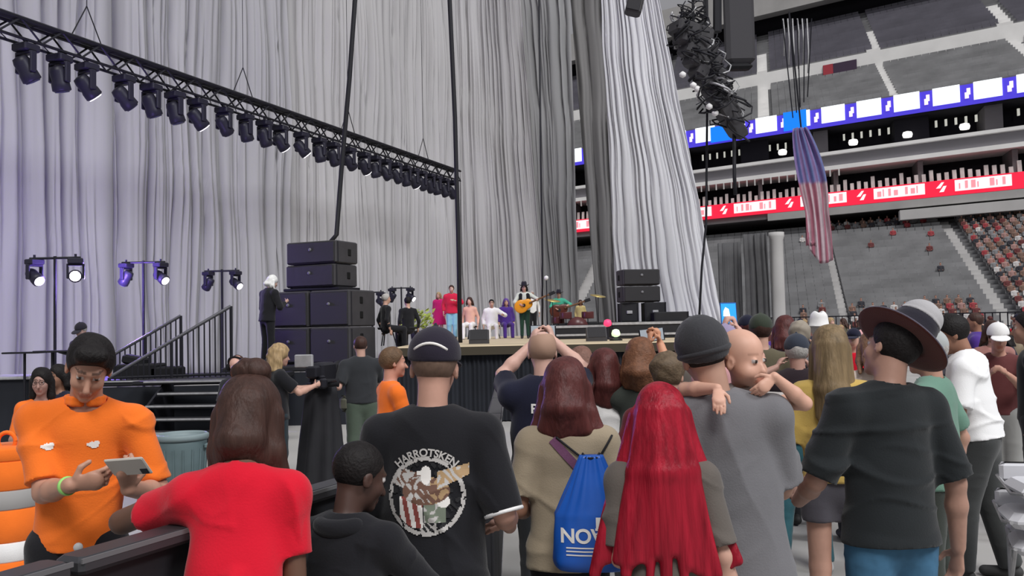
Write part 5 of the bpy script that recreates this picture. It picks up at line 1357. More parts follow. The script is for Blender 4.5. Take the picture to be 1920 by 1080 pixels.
f = person(label='olive brown haired person in a dark red top just left of the beanie', loc=spot(1268, 4.6), face=R_(-20), H=1.66, w=1.0, skin=SK_light, vox=.009, shirt=dict(m=cloth('dark_red', (.13, .012, .02)), name='shirt', hem=.9, sleeve=.8), pants=dict(m=C_black), hair=dict(style='afro', th=.014, m=mat('hair_olive_brown', (.13, .09, .055), .6, noise=.3, nscale=40, bump=.5, bscale=90)))
f = person(label='grey haired person partly hidden behind the beanie, left side', loc=spot(1296, 7.2), face=R_(-10), H=1.72, w=1.0, skin=SK_light, vox=MV, shirt=dict(m=C_olive, name='shirt', hem=.9, sleeve=.8), pants=dict(m=C_black), hair=dict(style='short', th=.014, m=mat('hair_ash', (.25, .20, .17), .6)))
# tablet person
f = person(label='person in a lavender cap holding up a bright blue tablet behind the baby', loc=spot(1375, 6.4), face=R_(-6), H=1.78, w=.95, skin=SK_pink, vox=MV, hat=dict(style='cap', m=cloth('lavender', (.30, .25, .38))), hair=dict(style='short', m=M_hbrown),
    L=dict(tw=wpt(1356, 622, 6.7), pole=(-1, .1, -.7), world=True, fd=(.3, .3, .9), pn=(.9, .3, -.3), curl=.8), R=dict(tw=wpt(1384, 618, 6.7), pole=(1, .1, -.7), world=True, fd=(-.3, .3, .9), pn=(-.9, .3, -.3), curl=.8),
    shirt=dict(m=C_pink, name='shirt', hem=.9, sleeve=.6), pants=dict(m=C_jean))
tb = phone('bright blue tablet with a white picture held up behind the baby', Vector(wpt(1366, 588, 6.75)), (0, -1, .15), (0, 0, 1), (.125, .17), scr=mat('tablet_blue', (.02, .2, .5), .3, emit=(.03, .33, .80), estr=.9), body=mat('tablet_case_blue', (.03, .10, .35), .5), name='tablet')
m = MB(); m.prism([(-.045, -.07), (.02, -.07), (.0, .035), (-.025, .05), (-.04, .02)], .006, .009, lambda x, z, w: Vector((x, -w, z))); m.build('white_picture', mat('tablet_white', (.8, .8, .8), .4, emit=(.8, .85, .9), estr=.8), tb)

# hat man in black, jeans
M_hatb = cloth('hat_black', (.022, .020, .030)); M_hatu = cloth('hat_underside', (.095, .030, .024))
f = person(label='person in a black tilted wide brimmed hat, loose black t-shirt and blue jeans', loc=spot(1690, 3.5), face=R_(14), H=1.84, w=.90, skin=(.42, .24, .18), vox=.0065, lean=R_(2), side=R_(2), head=(R_(14), R_(8), R_(18)), hs=.94,
    R=dict(t=(.29, .0, .86), pole=(.3, -1, 0), fd=(.0, .15, -1), pn=(-1, 0, 0)), L=dict(t=(-.22, .26, 1.02), pole=(-.7, -.7, -.6), fd=(.6, .7, .2), pn=(0, 0, 1)),
    shirt=dict(m=cloth('faded_black', (.017, .020, .022)), name='t_shirt', hem=.90, sleeve=.95, loose=.026, fold=.020, seed=77, hemw=.01), pants=dict(m=mat('denim_blue', (.055, .150, .255), .9, noise=.35, nscale=9), name='jeans', loose=.006),
    hair=dict(style='short', m=M_hblack), hat=dict(style='cowboy', m=M_hatb, mb=cloth('hat_edge', (.10, .09, .12)), mu=M_hatu, brim=.180, tilt=R_(26), pitch=R_(5), curl=.15), shoes=(.05, .04, .03))
f.root['label'] = 'person in a tilted wide brimmed black hat, loose black t-shirt and blue jeans'
cr = f.hat; cr_o, cr_R = f.hc, f.Rh@rotm(0, R_(5), R_(26))
g = SDF(); Q = lambda x, y, z: cr_o+cr_R@(V3(x, y, z)*f.hs)
g.cap(Q(0, -.01, .15), Q(0, -.01, .178), .0925*f.hs, .080*f.hs, .01, cr_R@V3(0, 1, 0), 1.15); g.ell(Q(0, -.01, .272), (.026, .10, .045), cr_R, .015, 1); g.cut(Q(0, 0, .164), cr_R@V3(0, 0, -1))
V, Fc = g.mesh(.0065); V = V+norm(cr_R@V3(0, 0, 1))*.004; o = np_mesh('crown_top', V*f.s, Fc, cr, [cloth('hat_lit_grey', (.42, .41, .42))], True); o['label'] = 'creased crown top, painted pale where light falls on it'  # light on top of the black crown, put into a pale cloth colour
# yellow t-shirt woman
f = person(label='person with long light brown hair in a mustard t-shirt and grey shorts', loc=spot(1580, 4.75), face=R_(-12), H=1.78, w=.92, female=True, skin=(.56, .32, .24), vox=.0085, head=(R_(-8), 0, 0),
    L=dict(t=(-.24, .22, .98), pole=(-.5, -.6, -1), fd=(.3, .9, .1), pn=(0, 0, 1)), R=dict(t=(.22, .25, 1.02), pole=(.3, -.8, -1)),
    shirt=dict(m=C_yellow, name='t_shirt', hem=.95, sleeve=.86, loose=.024, fold=.020, seed=15), pants=dict(m=cloth('shorts_grey', (.085, .08, .095)), len=.42, name='shorts', loose=.012), hair=dict(style='long', m=M_hlbrown, len=.46, wid=.075, spread=.02, out=.05, n=13, th=.014, tip=.010, ragged=.4), shoes=(.5, .5, .5))
# man in black top and jeans
f = person(label='person in a slate cap, black t-shirt and teal jeans with arms raised', loc=spot(1510, 6.5), face=R_(-6), H=1.70, w=1.12, skin=(.42, .24, .19), vox=.0095, head=(R_(-12), R_(-4), 0), legs=((.15, .0), (.16, .05)),
    R=dict(t=(.16, .34, 1.52), pole=(1, -.2, -.4), fd=(-.5, .5, .6), pn=(-.5, 0, -.5)), L=dict(t=(-.10, .34, 1.50), pole=(-1, -.2, -.4), fd=(.5, .5, .6), pn=(.5, 0, -.5)),
    shirt=dict(m=cloth('maroon_black', (.022, .014, .018)), name='t_shirt', hem=.96, sleeve=.8, loose=.018, fold=.016, seed=18), pants=dict(m=C_teal, name='jeans', loose=.004), hair=dict(style='short', m=M_hgrey), hat=dict(style='cap', m=cloth('slate', (.035, .042, .060))), shoes=(.5, .5, .52))
f = person(label='person in a sage green shirt and pale cap behind the black hat', loc=spot(1768, 5.0), face=R_(50), H=1.74, w=1.05, skin=(.48, .27, .2), vox=.0095, shirt=dict(m=C_grn, name='shirt', hem=.88, sleeve=.8, loose=.016, fold=.014, seed=19), pants=dict(m=C_kh), hair=dict(style='short', m=M_hgrey), hat=dict(style='cap', m=cloth('cap_pale_grey', (.40, .42, .42))))
# white t-shirt man, facing left
f = person(label='person in a bright white t-shirt and dark grey trousers facing left near the right edge', loc=spot(1848, 6.2), face=R_(58), H=1.84, w=1.10, skin=(.32, .16, .105), vox=.008, lean=R_(7), head=(R_(14), R_(-14), 0), legs=((.13, -.12), (.12, .14)),
    R=dict(t=(.10, .34, 1.12), pole=(.6, -.8, -.8)), L=dict(t=(-.18, .32, 1.10), pole=(-.6, -.6, -.9)),
    shirt=dict(m=mat('cloth_bright_white', (.86, .86, .86), .9, bump=.15, bscale=160), name='t_shirt', hem=.93, sleeve=.9, loose=.020, fold=.020, seed=23, hemw=.008), pants=dict(m=cloth('slate_grey', (.052, .055, .055)), loose=.016), hair=dict(style='short', th=.016, m=M_hblack), shoes=(.05, .05, .05))
# right edge people
f = person(label='person in a white cap and maroon top at the far right, phone in hands', loc=spot(1886, 8.2), face=R_(150), H=1.74, w=1.05, skin=(.50, .27, .2), vox=MV, head=(R_(10), R_(-10), 0), shirt=dict(m=cloth('maroon', (.13, .04, .04)), hem=.92, sleeve=.7), pants=dict(m=mat('trousers_pale_grey', (.30, .30, .29), .9), loose=.012), hat=dict(style='cap', m=C_white), hair=dict(style='short', m=M_hbrown), R=dict(t=(.08, .34, 1.3), pole=(.6, -.5, -1)), L=dict(t=(-.08, .34, 1.3), pole=(-.6, -.5, -1)))
f = person(label='person in black cut off by the right edge of the picture', loc=spot(1952, 7.2), face=R_(60), H=1.84, w=1.0, skin=(.4, .22, .16), vox=MV, shirt=dict(m=C_black, hem=.92, sleeve=.8), pants=dict(m=C_black), hair=dict(style='short', m=M_hblack))
f = person(label='person in a dusty pink top behind the white t-shirt, right side', loc=spot(1873, 10.2), face=R_(165), H=1.76, w=1.0, female=True, skin=(.58, .33, .26), vox=.014, shirt=dict(m=cloth('dusty_pink', (.35, .17, .15)), hem=.92, sleeve=.5), pants=dict(m=C_grey), hair=dict(style='bob', m=M_hbrown, len=.2, n=7))
# crowd between the baby and the hat
f = person(label='person in an olive green cap and olive shirt right of the baby', loc=spot(1440, 7.6), face=R_(-8), H=1.86, w=1.05, skin=SK_light, vox=MV, shirt=dict(m=cloth('olive', (.11, .095, .06)), hem=.9, sleeve=.8), pants=dict(m=C_jean), hair=dict(style='short', m=M_hbrown), hat=dict(style='cap', m=cloth('cap_olive', (.04, .05, .035))))
f = person(label='person with dark auburn hair and a lilac top behind the slate cap', loc=spot(1484, 8.6), face=R_(-20), H=1.86, w=.95, female=True, skin=SK_pink, vox=MV, shirt=dict(m=cloth('lilac', (.30, .20, .27)), hem=.9, sleeve=.8), pants=dict(m=C_jean), hair=dict(style='bob', m=M_hauburn, len=.2, n=7))
f = person(label='grey haired person in a grey shirt just above the slate cap', loc=spot(1513, 8.0), face=R_(-4), H=1.80, w=1.05, skin=SK_pink, vox=MV, shirt=dict(m=C_grey, hem=.9, sleeve=.8), pants=dict(m=C_char), hair=dict(style='afro', th=.016, m=mat('hair_grey_brown', (.30, .26, .21), .7)))
f = person(label='person in a white sun hat and white shirt left of the mustard t-shirt', loc=spot(1548, 9.5), face=R_(-4), H=1.82, w=1.0, skin=SK_pink, vox=MV, shirt=dict(m=C_white, hem=.9, sleeve=.8), pants=dict(m=C_char), hair=dict(style='short', m=M_hgrey), hat=dict(style='cowboy', m=C_white, brim=.15, curl=.2))
f = person(label='dark haired person in a black top between the white sun hat and mustard t-shirt', loc=spot(1562, 7.4), face=R_(-4), H=1.74, w=.95, female=True, skin=SK_mid, vox=MV, shirt=dict(m=C_black, hem=.9, sleeve=.8), pants=dict(m=C_char), hair=dict(style='bob', m=M_hblack, len=.22, n=7))
f = person(label='person in a cream top partly hidden between the mustard t-shirt and the hat brim', loc=spot(1652, 6.6), face=R_(-10), H=1.72, w=1.0, female=True, skin=SK_light, vox=MV, shirt=dict(m=cloth('cream', (.72, .60, .52)), hem=.9, sleeve=.8), pants=dict(m=C_jean), hair=dict(style='bob', m=mat('hair_tan', (.22, .12, .07), .5, noise=.3, nscale=40, bump=.5, bscale=90), len=.2, n=7))

# pit crew
f = person(label='balding person with black headphones and a black shirt looking down, left of the curly haired operator', loc=spot(462, 9.2), face=R_(172), H=1.62, w=1.05, skin=(.62, .36, .29), vox=.0105, lean=R_(10), head=(0, R_(-26), 0), R=dict(t=(.05, .34, 1.12), pole=(.8, -.4, -.8)), L=dict(t=(-.05, .34, 1.14), pole=(-.8, -.4, -.8)), shirt=dict(m=C_char, hem=.92, sleeve=.7), pants=dict(m=C_black), hair=dict(style='bald_sides', m=M_hbrown))
f.root['label'] = 'balding person in black wearing headphones and looking down in the pit'
m = MB(); O = f.hc; Rr = f.Rh; pts = [Vector((O+Rr@V3(.096*math.cos(a), -.01, .03+.10*math.sin(a)))*f.s) for a in np.linspace(-.3, math.pi+.3, 14)]; m.tube(pts, .010, 6); h = m.build('headphones', M_rubber, f.root, True)
for sx in (-1, 1): m = MB(); m.lathe(Vector((O+Rr@V3(sx*.085, -.005, -.01))*f.s), [(.01, 0), (.038, .003), (.038, .026), (.02, .03)], 14, Rr@V3(sx, 0, 0)); m.build('ear_cup', M_rubber, h, True)
f = person(label='curly blond haired camera operator in black, facing right in the pit', loc=spot(522, 10.0), face=R_(-62), H=1.66, w=1.08, female=True, skin=(.58, .34, .26), vox=.010, head=(R_(-8), R_(-4), 0), R=dict(t=(.10, .42, 1.26), pole=(.8, -.3, -1)), L=dict(t=(-.10, .44, 1.24), pole=(-.8, -.3, -1)), shirt=dict(m=C_black, hem=.88, sleeve=.75, loose=.02), pants=dict(m=cloth('dark_jean', (.020, .032, .040)), loose=.01), hair=dict(style='curly', m=M_hblond, len=.17))
hb = fw(f, (0, .54, 1.28)); r = empty('photo_camera', hb, R_(-62), 'small black camera held by the curly blond haired operator', 'camera')
m = MB(); m.bbox((0, 0, 0), (.17, .09, .12), .02); m.bbox((0, 0, .07), (.07, .07, .04), .015); m.build('body', M_blackmet, r); m = MB(); m.lathe((0, .04, 0), [(.04, 0), (.05, .02), (.045, .12), (.055, .15), (.02, .152)], 18, (0, 1, 0)); m.build('lens', M_rubber, r, True); m = MB(); m.bbox((0, -.05, .0), (.12, .01, .08), .004); m.build('screen', M_steelpale, r)
f = person(label='short haired camera operator in a charcoal t-shirt and khaki trousers, back turned, in the pit', loc=spot(680, 10.9), face=R_(22), H=1.74, w=1.08, skin=(.55, .33, .26), vox=.010, legs=((.13, .02), (.13, -.05)), L=dict(tw=wpt(626, 706, 10.9), pole=(-.4, -.4, -1), world=True), R=dict(t=(.14, .40, 1.20), pole=(.8, -.5, -.8)), shirt=dict(m=C_char, name='t_shirt', hem=.93, sleeve=.85, loose=.02), pants=dict(m=cloth('khaki_green', (.075, .10, .075)), loose=.012), hair=dict(style='crop', m=M_hbrown))
m = MB(); c = np.array(f.T(-.19, .05, .93))*f.s; m.bbox(c, (.13, .20, .20), .05); m.build('hip_pouch', cloth('pouch_olive', (.12, .12, .09)), f.root)
f = person(label='brown haired person in an orange shirt seen from the side, behind the dark cap', loc=spot(738, 7.0), face=R_(-66), H=1.67, w=1.0, skin=(.58, .29, .21), vox=.0085, head=(R_(-6), 0, 0), shirt=dict(m=C_orange, name='polo_shirt', hem=.92, sleeve=.8), pants=dict(m=C_black), hair=dict(style='short', th=.014, m=mat('hair_mid_brown', (.13, .075, .04), .6, noise=.3, nscale=40, bump=.5, bscale=90)), R=dict(t=(.1, .3, 1.1), pole=(.6, -.6, -.9)), L=dict(t=(-.1, .3, 1.1), pole=(-.6, -.6, -.9)))
f = person(label='dark haired person in glasses and an orange shirt behind the orange polo shirt, far left', loc=spot(78, 7.3), face=R_(205), H=1.56, w=.98, female=True, skin=(.40, .23, .19), vox=.0085, head=(R_(-12), R_(-4), 0), shirt=dict(m=C_orange, name='polo_shirt', hem=.90, sleeve=.85), pants=dict(m=C_black), hair=dict(style='long', m=M_hblack, len=.26, wid=.08, spread=.0, out=.03, n=7, tip=.02), R=dict(t=(.12, .28, 1.1), pole=(.6, -.6, -.9)), L=dict(t=(-.1, .3, 1.1), pole=(-.6, -.6, -.9)))
O = f.hc; Rr = f.Rh; m = MB()
for sx in (-1, 1): torus_at(m, Vector((O+Rr@V3(sx*.032, .108, .004))*f.s), Vector(Rr@V3(0, 1, 0)), .021*f.s, .002)
m.tube([Vector((O+Rr@V3(x, .108, .006))*f.s) for x in (-.011, .011)], .002, 5); m.build('glasses', M_rubber, f.root)
f = person(label='person with dark hair just behind the orange polo shirt at its left', loc=spot(112, 8.4), face=R_(160), H=1.55, w=1.0, female=True, skin=SK_mid, vox=MV, shirt=dict(m=C_navy, hem=.9, sleeve=.8), pants=dict(m=C_black), hair=dict(style='bob', m=M_hblack, len=.18, n=7))
f = person(label='person in a dark hat sitting above the orange polo shirt, at the far left platform', loc=spot(157, 15.2), face=R_(170), H=1.76, w=1.0, z0=at(157, 601, 15.2).z-1.80, seated=True, skin=(.50, .32, .28), vox=.014, shirt=dict(m=cloth('violet_grey', (.07, .06, .12)), hem=.9, sleeve=1.8), pants=dict(m=C_black), hair=dict(style='short', m=M_hgrey), hat=dict(style='cap', m=M_hatb, yaw=0), head=(0, R_(-20), 0))
st_ = floor_at(157, 15.6, hP); m = MB(); zt = at(157, 601, 15.2).z-1.80+.80; m.bbox((0, 0, (zt-hP)/2+hP/2-hP/2), (.5, .5, max(.08, zt-hP)), .02); o = m.build('stool_box', M_black); o.location = (st_.x, st_.y, 0 if zt < hP else hP); tag(o, 'low black box under the seated person in the dark hat', 'box')
# white haired man beside the stack
f = person(label='white haired person in black standing at the left of the big speaker stack', loc=spot(503, 17.55), face=R_(-40), H=topH(515, 503, 17.55, HW), w=1.0, z0=HW, skin=(.55, .35, .28), vox=.012, lean=R_(6), head=(R_(-10), R_(-14), 0), shirt=dict(m=C_black, hem=.85, sleeve=1.8, loose=.02), pants=dict(m=C_black), hair=dict(style='bob', m=M_hwhite, len=.17, n=7, out=.0), R=dict(t=(.18, .30, 1.22), pole=(.6, -.6, -1)), L=dict(t=(-.12, .28, 1.15), pole=(-.6, -.6, -1)))

# performers on the stage
SV_ = .018
def perf(label, px, d, ytop, fc, seated=False, **k):
    z = HS
    if seated:
        H = k.pop('H', 1.7); k['z0'] = HS-.45
        return person(label=label, loc=spot(px, d), face=fc, H=H, seated=True, vox=SV_, group='players on the stage', **k)
    return person(label=label, loc=spot(px, d), face=fc, H=topH(ytop, px, d, HS), z0=HS, vox=SV_, group='players on the stage', **k)
def stool(px, d, label):
    b = floor_at(px, d, HS); r = empty('stool', b, 0, label, 'stool', 'stools on the stage'); m = MB(); m.lathe((0, 0, .34), [(.18, 0), (.2, .02), (.2, .05), (.02, .055)], 14); m.build('seat', M_black, r, True)
    for a in (0, 2.1, 4.2): m = MB(); m.tube([(.1*math.cos(a), .1*math.sin(a), .35), (.2*math.cos(a), .2*math.sin(a), 0)], .014, 5); m.build('leg', M_blackmet, r)
perf('performer in a red jacket and pale blue trousers beside the long black cable', 850, 26, 535, R_(185), skin=SK_light, shirt=dict(m=C_stred, name='jacket', hem=.84, sleeve=1.85, loose=.03), pants=dict(m=C_cyan, loose=.01), hair=dict(style='short', m=M_hbrown, th=.015), L=dict(t=(-.1, .25, 1.25), pole=(-1, 0, -.6)))
perf('performer in a magenta coat left of the red jacket', 826, 26.6, 548, R_(160), skin=SK_light, female=True, shirt=dict(m=cloth('magenta', (.55, .015, .14)), name='coat', hem=.55, sleeve=1.8, loose=.05, hemw=.06), pants=dict(m=C_pink), hair=dict(style='bob', m=M_hblond, len=.2, n=7))
perf('seated performer in peach right of the long black cable', 884, 26, 572, R_(170), True, skin=SK_pink, female=True, shirt=dict(m=cloth('peach', (.75, .42, .32)), hem=.9, sleeve=1.8), pants=dict(m=C_white), hair=dict(style='bob', m=M_hbrown, len=.15, n=7), H=1.68); stool(884, 26.1, 'black stool under the performer in peach')
perf('seated performer in white with an acoustic guitar', 925, 26, 580, R_(185), True, skin=SK_light, shirt=dict(m=C_white, hem=.9, sleeve=1.8, loose=.03), pants=dict(m=C_white), hair=dict(style='short', m=M_hblack), H=1.6, L=dict(t=(-.35, .25, 1.25), pole=(-1, 0, -.6))); stool(925, 26.1, 'black stool under the performer in white')
perf('performer in a purple dress between the white performer and the guitarist', 952, 27.2, 575, R_(190), True, skin=SK_light, female=True, shirt=dict(m=C_purp, name='dress', hem=.9, sleeve=1.6, loose=.04), pants=dict(m=C_purp), hair=dict(style='bob', m=mat('hair_violet', (.12, .06, .28), .6), len=.2, n=7), H=1.66); stool(952, 27.3, 'black stool under the performer in purple')
f = perf('guitarist in a black hat, black vest and white shirt', 987, 25, 532, R_(178), skin=SK_pink, shirt=dict(m=cloth('shirt_offwhite', (.55, .58, .52)), hem=.9, sleeve=1.85, loose=.02), pants=dict(m=C_dgreen), hair=dict(style='bob', m=M_hblack, len=.15, n=7), hat=dict(style='cowboy', m=M_hatb, brim=.17), R=dict(t=(.14, .28, 1.08), pole=(1, -.2, -.5)), L=dict(t=(-.42, .30, 1.22), pole=(-1, -.2, -.6)))
g = SDF()
for sx in (1, -1): g.cap(f.T(sx*.10, 0, 1.36), f.T(sx*.10, 0, 1.02), .105, .10, .02, f.T(0, 1, 0)-f.T(0, 0, 0), 1.25); 
g.cut(f.T(0, 0, 1.0), (0, 0, -1)); g.cap(f.T(0, .16, 1.45), f.T(0, .16, 1.0), .075, None, .02, op=1)
V, Fc = g.mesh(.015); np_mesh('vest', V*f.s, Fc, f.root, [C_black], True)
def guitar(label, c, rz, roll, col, sc=1.0):
    r = empty('guitar', c, rz, label, 'guitar', 'guitars on the stage'); r.rotation_euler = (0, roll, rz); r.scale = (sc,)*3
    g = SDF(); g.ell((0, 0, 0), (.20, .045, .19), None, .03); g.ell((.20, 0, 0), (.14, .042, .14), None, .04); V, Fc = g.mesh(.016); np_mesh('body', V, Fc, r, [mat('guitar_'+label.split()[0], col, .3)], True)
    m = MB(); m.tube([(.25, -.05, 0), (.85, -.05, 0)], .026, 6); m.build('neck', mat('guitar_neck', (.16, .08, .04), .5), r); m = MB(); m.bbox((.93, -.05, 0), (.18, .025, .09), .01); m.build('headstock', M_black, r)
    m = MB(); m.lathe((.08, -.046, 0), [(.005, 0), (.05, 0), (.05, .004), (.005, .005)], 16, (0, -1, 0)); m.build('sound_hole', M_black, r)
guitar('orange guitar played by the guitarist in the black hat', fw(f, (.10, .24, 1.02)), 0, R_(-22), (.75, .30, .02))
f2 = perf('performer in a white shirt with one arm raised behind the guitarist', 1001, 28, 545, R_(186), skin=SK_light, shirt=dict(m=C_white, hem=.9, sleeve=1.85), pants=dict(m=C_black), hair=dict(style='short', m=M_hgrey), R=dict(t=(.42, .05, 1.78), pole=(1, 0, -.3)))
f = perf('performer in a green shirt and black hat right of the guitarist', 1052, 25.5, 546, R_(176), skin=SK_light, shirt=dict(m=C_stg, hem=.88, sleeve=1.7, loose=.03), pants=dict(m=C_dgreen), hair=dict(style='short', m=M_hblack), hat=dict(style='cowboy', m=M_hatb, brim=.18), L=dict(t=(-.35, .25, 1.2), pole=(-1, 0, -.6)), R=dict(t=(.14, .28, 1.08), pole=(1, -.2, -.5)))
guitar('dark guitar played by the performer in green', fw(f, (.10, .24, 1.0)), 0, R_(-18), (.10, .03, .02))
perf('performer in mustard yellow at the right end of the players', 1092, 26.5, 562, R_(180), skin=SK_mid, female=True, shirt=dict(m=cloth('stage_mustard', (.48, .38, .16)), hem=.86, sleeve=1.8, loose=.03), pants=dict(m=cloth('plum', (.09, .03, .08))), hair=dict(style='bob', m=M_hbrown, len=.2, n=7))
perf('crew member in black crouching at the left end of the stage', 726, 18.8, 600, R_(-60), True, skin=SK_light, shirt=dict(m=C_black, hem=.9, sleeve=1.8), pants=dict(m=C_black), hair=dict(style='short', m=M_hgrey), H=1.55); stool(726, 18.9, 'black stool at the left end of the stage')
perf('crew member in black beside the yellow green plant', 768, 19.6, 600, R_(30), True, skin=SK_light, shirt=dict(m=C_black, hem=.9, sleeve=1.8), pants=dict(m=C_black), hair=dict(style='short', m=M_hblack), H=1.5); stool(768, 19.7, 'black stool beside the yellow green plant')
# plant with yellow green leaves
b = floor_at(784, 20.8, HS); r = empty('potted_plant', b, 0, 'yellow green bushy plant on the stage above the dark cap', 'plant'); m = MB(); m.lathe((0, 0, 0), [(.14, 0), (.19, .3), (.17, .3)], 14); m.build('pot', M_black, r, True)
m = MB(); rn = random.Random(3)
for i in range(160):
    a = rn.random()*6.28; rr1 = rn.uniform(.02, .34); z_ = .35+rn.random()*.42; c = Vector((rr1*math.cos(a), rr1*math.sin(a), z_)); d_ = Vector((math.cos(a), math.sin(a), rn.uniform(-.3, 1))).normalized(); n_ = d_.orthogonal()*.035; m.add([c-n_, c+d_*.14*.5+n_*.2-n_, c+d_*.14, c+d_*.07+n_], [(0, 1, 2, 3)])
o = m.build('foliage', mat('leaf_yellow_green', (.33, .40, .08), .6), r); o['kind'] = 'stuff'

# standing crowd in the distance: shared meshes, own materials
def recolor(root, cmap):
    for ch in root.children:
        n = ch.name.split('.')[0]
        if n in cmap:
            ch.material_slots[0].link = 'OBJECT'; ch.material_slots[0].material = cmap[n]
tmpl = []
for i, kw in enumerate((dict(hair=dict(style='short', m=M_hbrown), R=dict(t=(.1, .35, 1.45), pole=(1, 0, -.6))), dict(female=True, hair=dict(style='bob', m=M_hbrown, len=.25, n=7)), dict(hair=dict(style='short', m=M_hbrown), hat=dict(style='cap', m=C_navy)),
        dict(female=True, hair=dict(style='long', m=M_hbrown, len=.35, n=9), L=dict(t=(-.1, .35, 1.5), pole=(-1, 0, -.6))), dict(hair=dict(style='crop', m=M_hbrown), w=1.15))):
    base_ = dict(loc=(30+i*3, 60), skin=SK_light if i != 4 else SK_mid, vox=.022, shirt=dict(m=C_grey, hem=.9, sleeve=.75, loose=.015), pants=dict(m=C_jean), H=1.74, name='person'); base_.update(kw); tmpl.append(person(label='x', **base_))
tops = [('white', C_white), ('black', C_black), ('grey', C_grey), ('navy', C_navy), ('pink', C_pink), ('red', C_red), ('tan', C_tan), ('pale blue', C_cyan), ('maroon', cloth('maroon', (.13, .04, .04))), ('olive', cloth('olive', (.11, .095, .06))), ('purple', C_purp)]
hairs = [('black', M_hblack), ('brown', M_hbrown), ('blond', M_hblond), ('grey', M_hgrey), ('auburn', M_hauburn)]
placed = [(o_.location.x, o_.location.y) for o_ in bpy.data.objects if o_.get('category') == 'person' and o_.location.y < 20]; rn = random.Random(11); used = set(); first = [True]*5
slots = []
for k in range(52):
    d = 10.5+k*.62; slots.append(d)
k = 0
zones = [(1392, 1440, 'behind the olive cap'), (1440, 1500, 'between the olive cap and the slate cap'), (1500, 1560, 'near the white sun hat'), (1560, 1640, 'behind the mustard t-shirt'), (1640, 1740, 'behind the black hat'), (1740, 1800, 'behind the sage green shirt'), (1800, 1860, 'behind the white t-shirt'), (1860, 1918, 'near the right edge')]
for d in slots:
    zi = (k*3+k//8) % 8; z = zones[zi]; px = rn.uniform(z[0], z[1])
    for tr_ in range(200):
        dd = d+rn.uniform(-1, 1)*(.5+tr_*.02); px = rn.uniform(z[0]-tr_*.1, z[1]+tr_*.05); dd = dd if px > 1475 else 9.3+(dd*7.3 % 6.6); q_ = spot(px, dd)
        if all((q_[0]-o_[0])**2+(q_[1]-o_[1])**2 > .72**2 for o_ in placed): break
    d = dd; placed.append(q_); ti = (k*7+k//3) % 5
    for tr_ in range(40):
        a = tops[(k*5+tr_) % len(tops)]; h = hairs[(k*3+tr_//2) % 5]
        if (a[0], h[0], zi) not in used: break
    used.add((a[0], h[0], zi))
    src = tmpl[ti].root
    if first[ti]: o = src; first[ti] = False
    else: o = copy_tree(src)
    p = spot(px, d); o.location = (p[0], p[1], 0); o.rotation_euler.z = R_(rn.uniform(10, 60) if rn.random() < .7 else rn.uniform(140, 220)); s_ = rn.uniform(.92, 1.08); o.scale = (s_,)*3
    recolor(o, {'shirt': a[1], 'hair': h[1], 'trousers': [C_jean, C_char, C_kh][k % 3]})
    hd = {0: 'short', 1: 'bobbed', 2: 'capped', 3: 'long', 4: 'cropped'}[ti]
    o['label'] = '%s top, %s %s hair, distant person %s' % (a[0], hd, h[0], z[2]); o['category'] = 'person'; o['group'] = 'distant standing crowd'
    k += 1

# spectators seated in the stands
def sit_mesh(seed):
    g = SDF(); g.cap((0, 0, .55), (0, .0, .95), .19, .17, .05, (0, 1, 0), .7); g.cap((-.2, 0, 1.0), (.2, 0, 1.0), .08, None, .05)
    for sx in (-1, 1): g.cap((sx*.24, 0, .98), (sx*.27, -.05, .70), .06, .05, .03); g.cap((sx*.27, -.05, .70), (sx*.1, -.3, .68), .045, .04, .02); g.cap((sx*.1, 0, .48), (sx*.12, -.42, .50), .09, .07, .03); g.cap((sx*.12, -.42, .50), (sx*.12, -.40, .08), .06, .05, .02)
    nb = len(g.p); g.cap((0, 0, 1.0), (0, -.01, 1.16), .06, .06, .02); g.ell((0, -.01, 1.27), (.085, .10, .12), None, .02)
    V, Fc = g.mesh(.055); c = np.tile((.4, .4, .4), (len(V), 1)); return V, Fc
SVs, SFs = sit_mesh(0); FCs = SVs[SFs].mean(1)
mi = np.where(FCs[:, 2] > 1.31, 2, np.where((FCs[:, 2] > 1.10) | ((FCs[:, 1] < -.2) & (FCs[:, 2] > .62)), 1, np.where((FCs[:, 2] < .62) & ((FCs[:, 1] < -.1) | (FCs[:, 2] < .5)), 3, 0))).astype(np.int32)
msp = []
M_sk = mat('spectator_skin', (.50, .28, .21), .6)
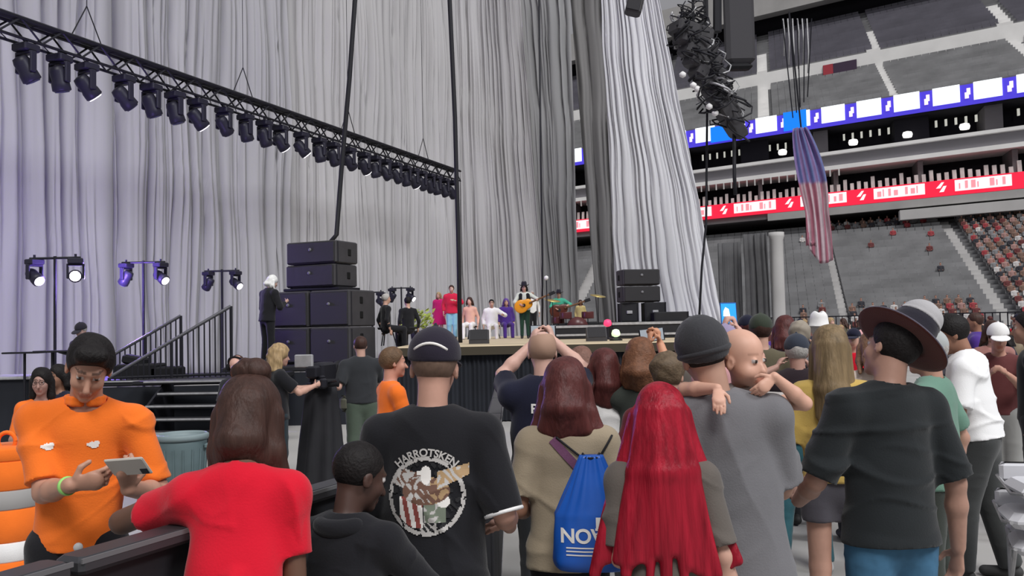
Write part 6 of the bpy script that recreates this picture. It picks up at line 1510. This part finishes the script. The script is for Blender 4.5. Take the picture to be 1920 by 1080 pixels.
cols_ = [('brown', mat('spec_brown', (.22, .14, .11), .9)), ('grey', mat('spec_grey', (.25, .25, .26), .9)), ('pink', mat('spec_pink', (.40, .24, .22), .9)), ('white', mat('spec_white', (.60, .58, .57), .9)), ('maroon', mat('spec_maroon', (.16, .05, .05), .9)), ('dark', mat('spec_dark', (.05, .05, .06), .9)), ('red', mat('spec_red', (.35, .06, .07), .9))]
for nme, cm in cols_:
    o = np_mesh('spectator', SVs, SFs, None, [cm, M_sk, M_hbrown, C_char], True); o.data.polygons.foreach_set('material_index', mi); msp.append((nme, o, o.data)); 
protos = {n: o for n, o, _ in msp}; fu = set()
uu = Vector((.79, -.61, 0)); rzS = math.atan2(-.28, .96)
seatn = 0
pts_ = []
def scr(P_):
    v = P_-Vector((0, 0, CAMZ)); k_ = v.dot(_f); return 960+F*v.dot(_r)/k_, 540-F*v.dot(_u)/k_
while len(pts_) < 210:
    u = 4+.85*rn.randint(0, 42); row = rn.randint(0, 25)
    if 12.3 < u < 14 or 24.3 < u < 26.2 or (round(u, 2), row) in fu: continue
    X, Y = scr(SP(u, -24+(row+.55)*27/26, -.5+row*11.3/26))
    if X > 1945 or X < 1500: continue
    pr = .85 if (X > 1800+(Y-430)*.25 and Y > 470) else .25 if X > 1800+(Y-430)*.3 else .45 if (Y > 560 and X > 1720) else .10 if Y > 575 else .30 if (row > 23 and X > 1540) else .0012
    if rn.random() < pr: fu.add((round(u, 2), row)); pts_.append((u, row))
for (u, row) in pts_:
    nme = cols_[int(rn.random()**1.3*len(cols_))][0]; src = protos[nme]
    o = src if src.get('label') is None else src.copy()
    if o is not src: COL.objects.link(o)
    w_ = -24+(row+.55)*27/26; z_ = -1.3+row*11.3/26; o.location = SP(u, w_, z_); o.rotation_euler.z = R_(-rn.uniform(5, 25)); 
    zn = 'top rows below the ribbon board' if row > 22 else ('right of the pale aisle, lower rows' if u > 26 and row < 12 else 'right of the pale aisle, upper rows' if u > 26 else 'left of the right pale aisle')
    tag(o, 'seated spectator in a %s top, %s' % (nme, zn), 'person', 'seated spectators %s, %s tops' % (zn, nme))
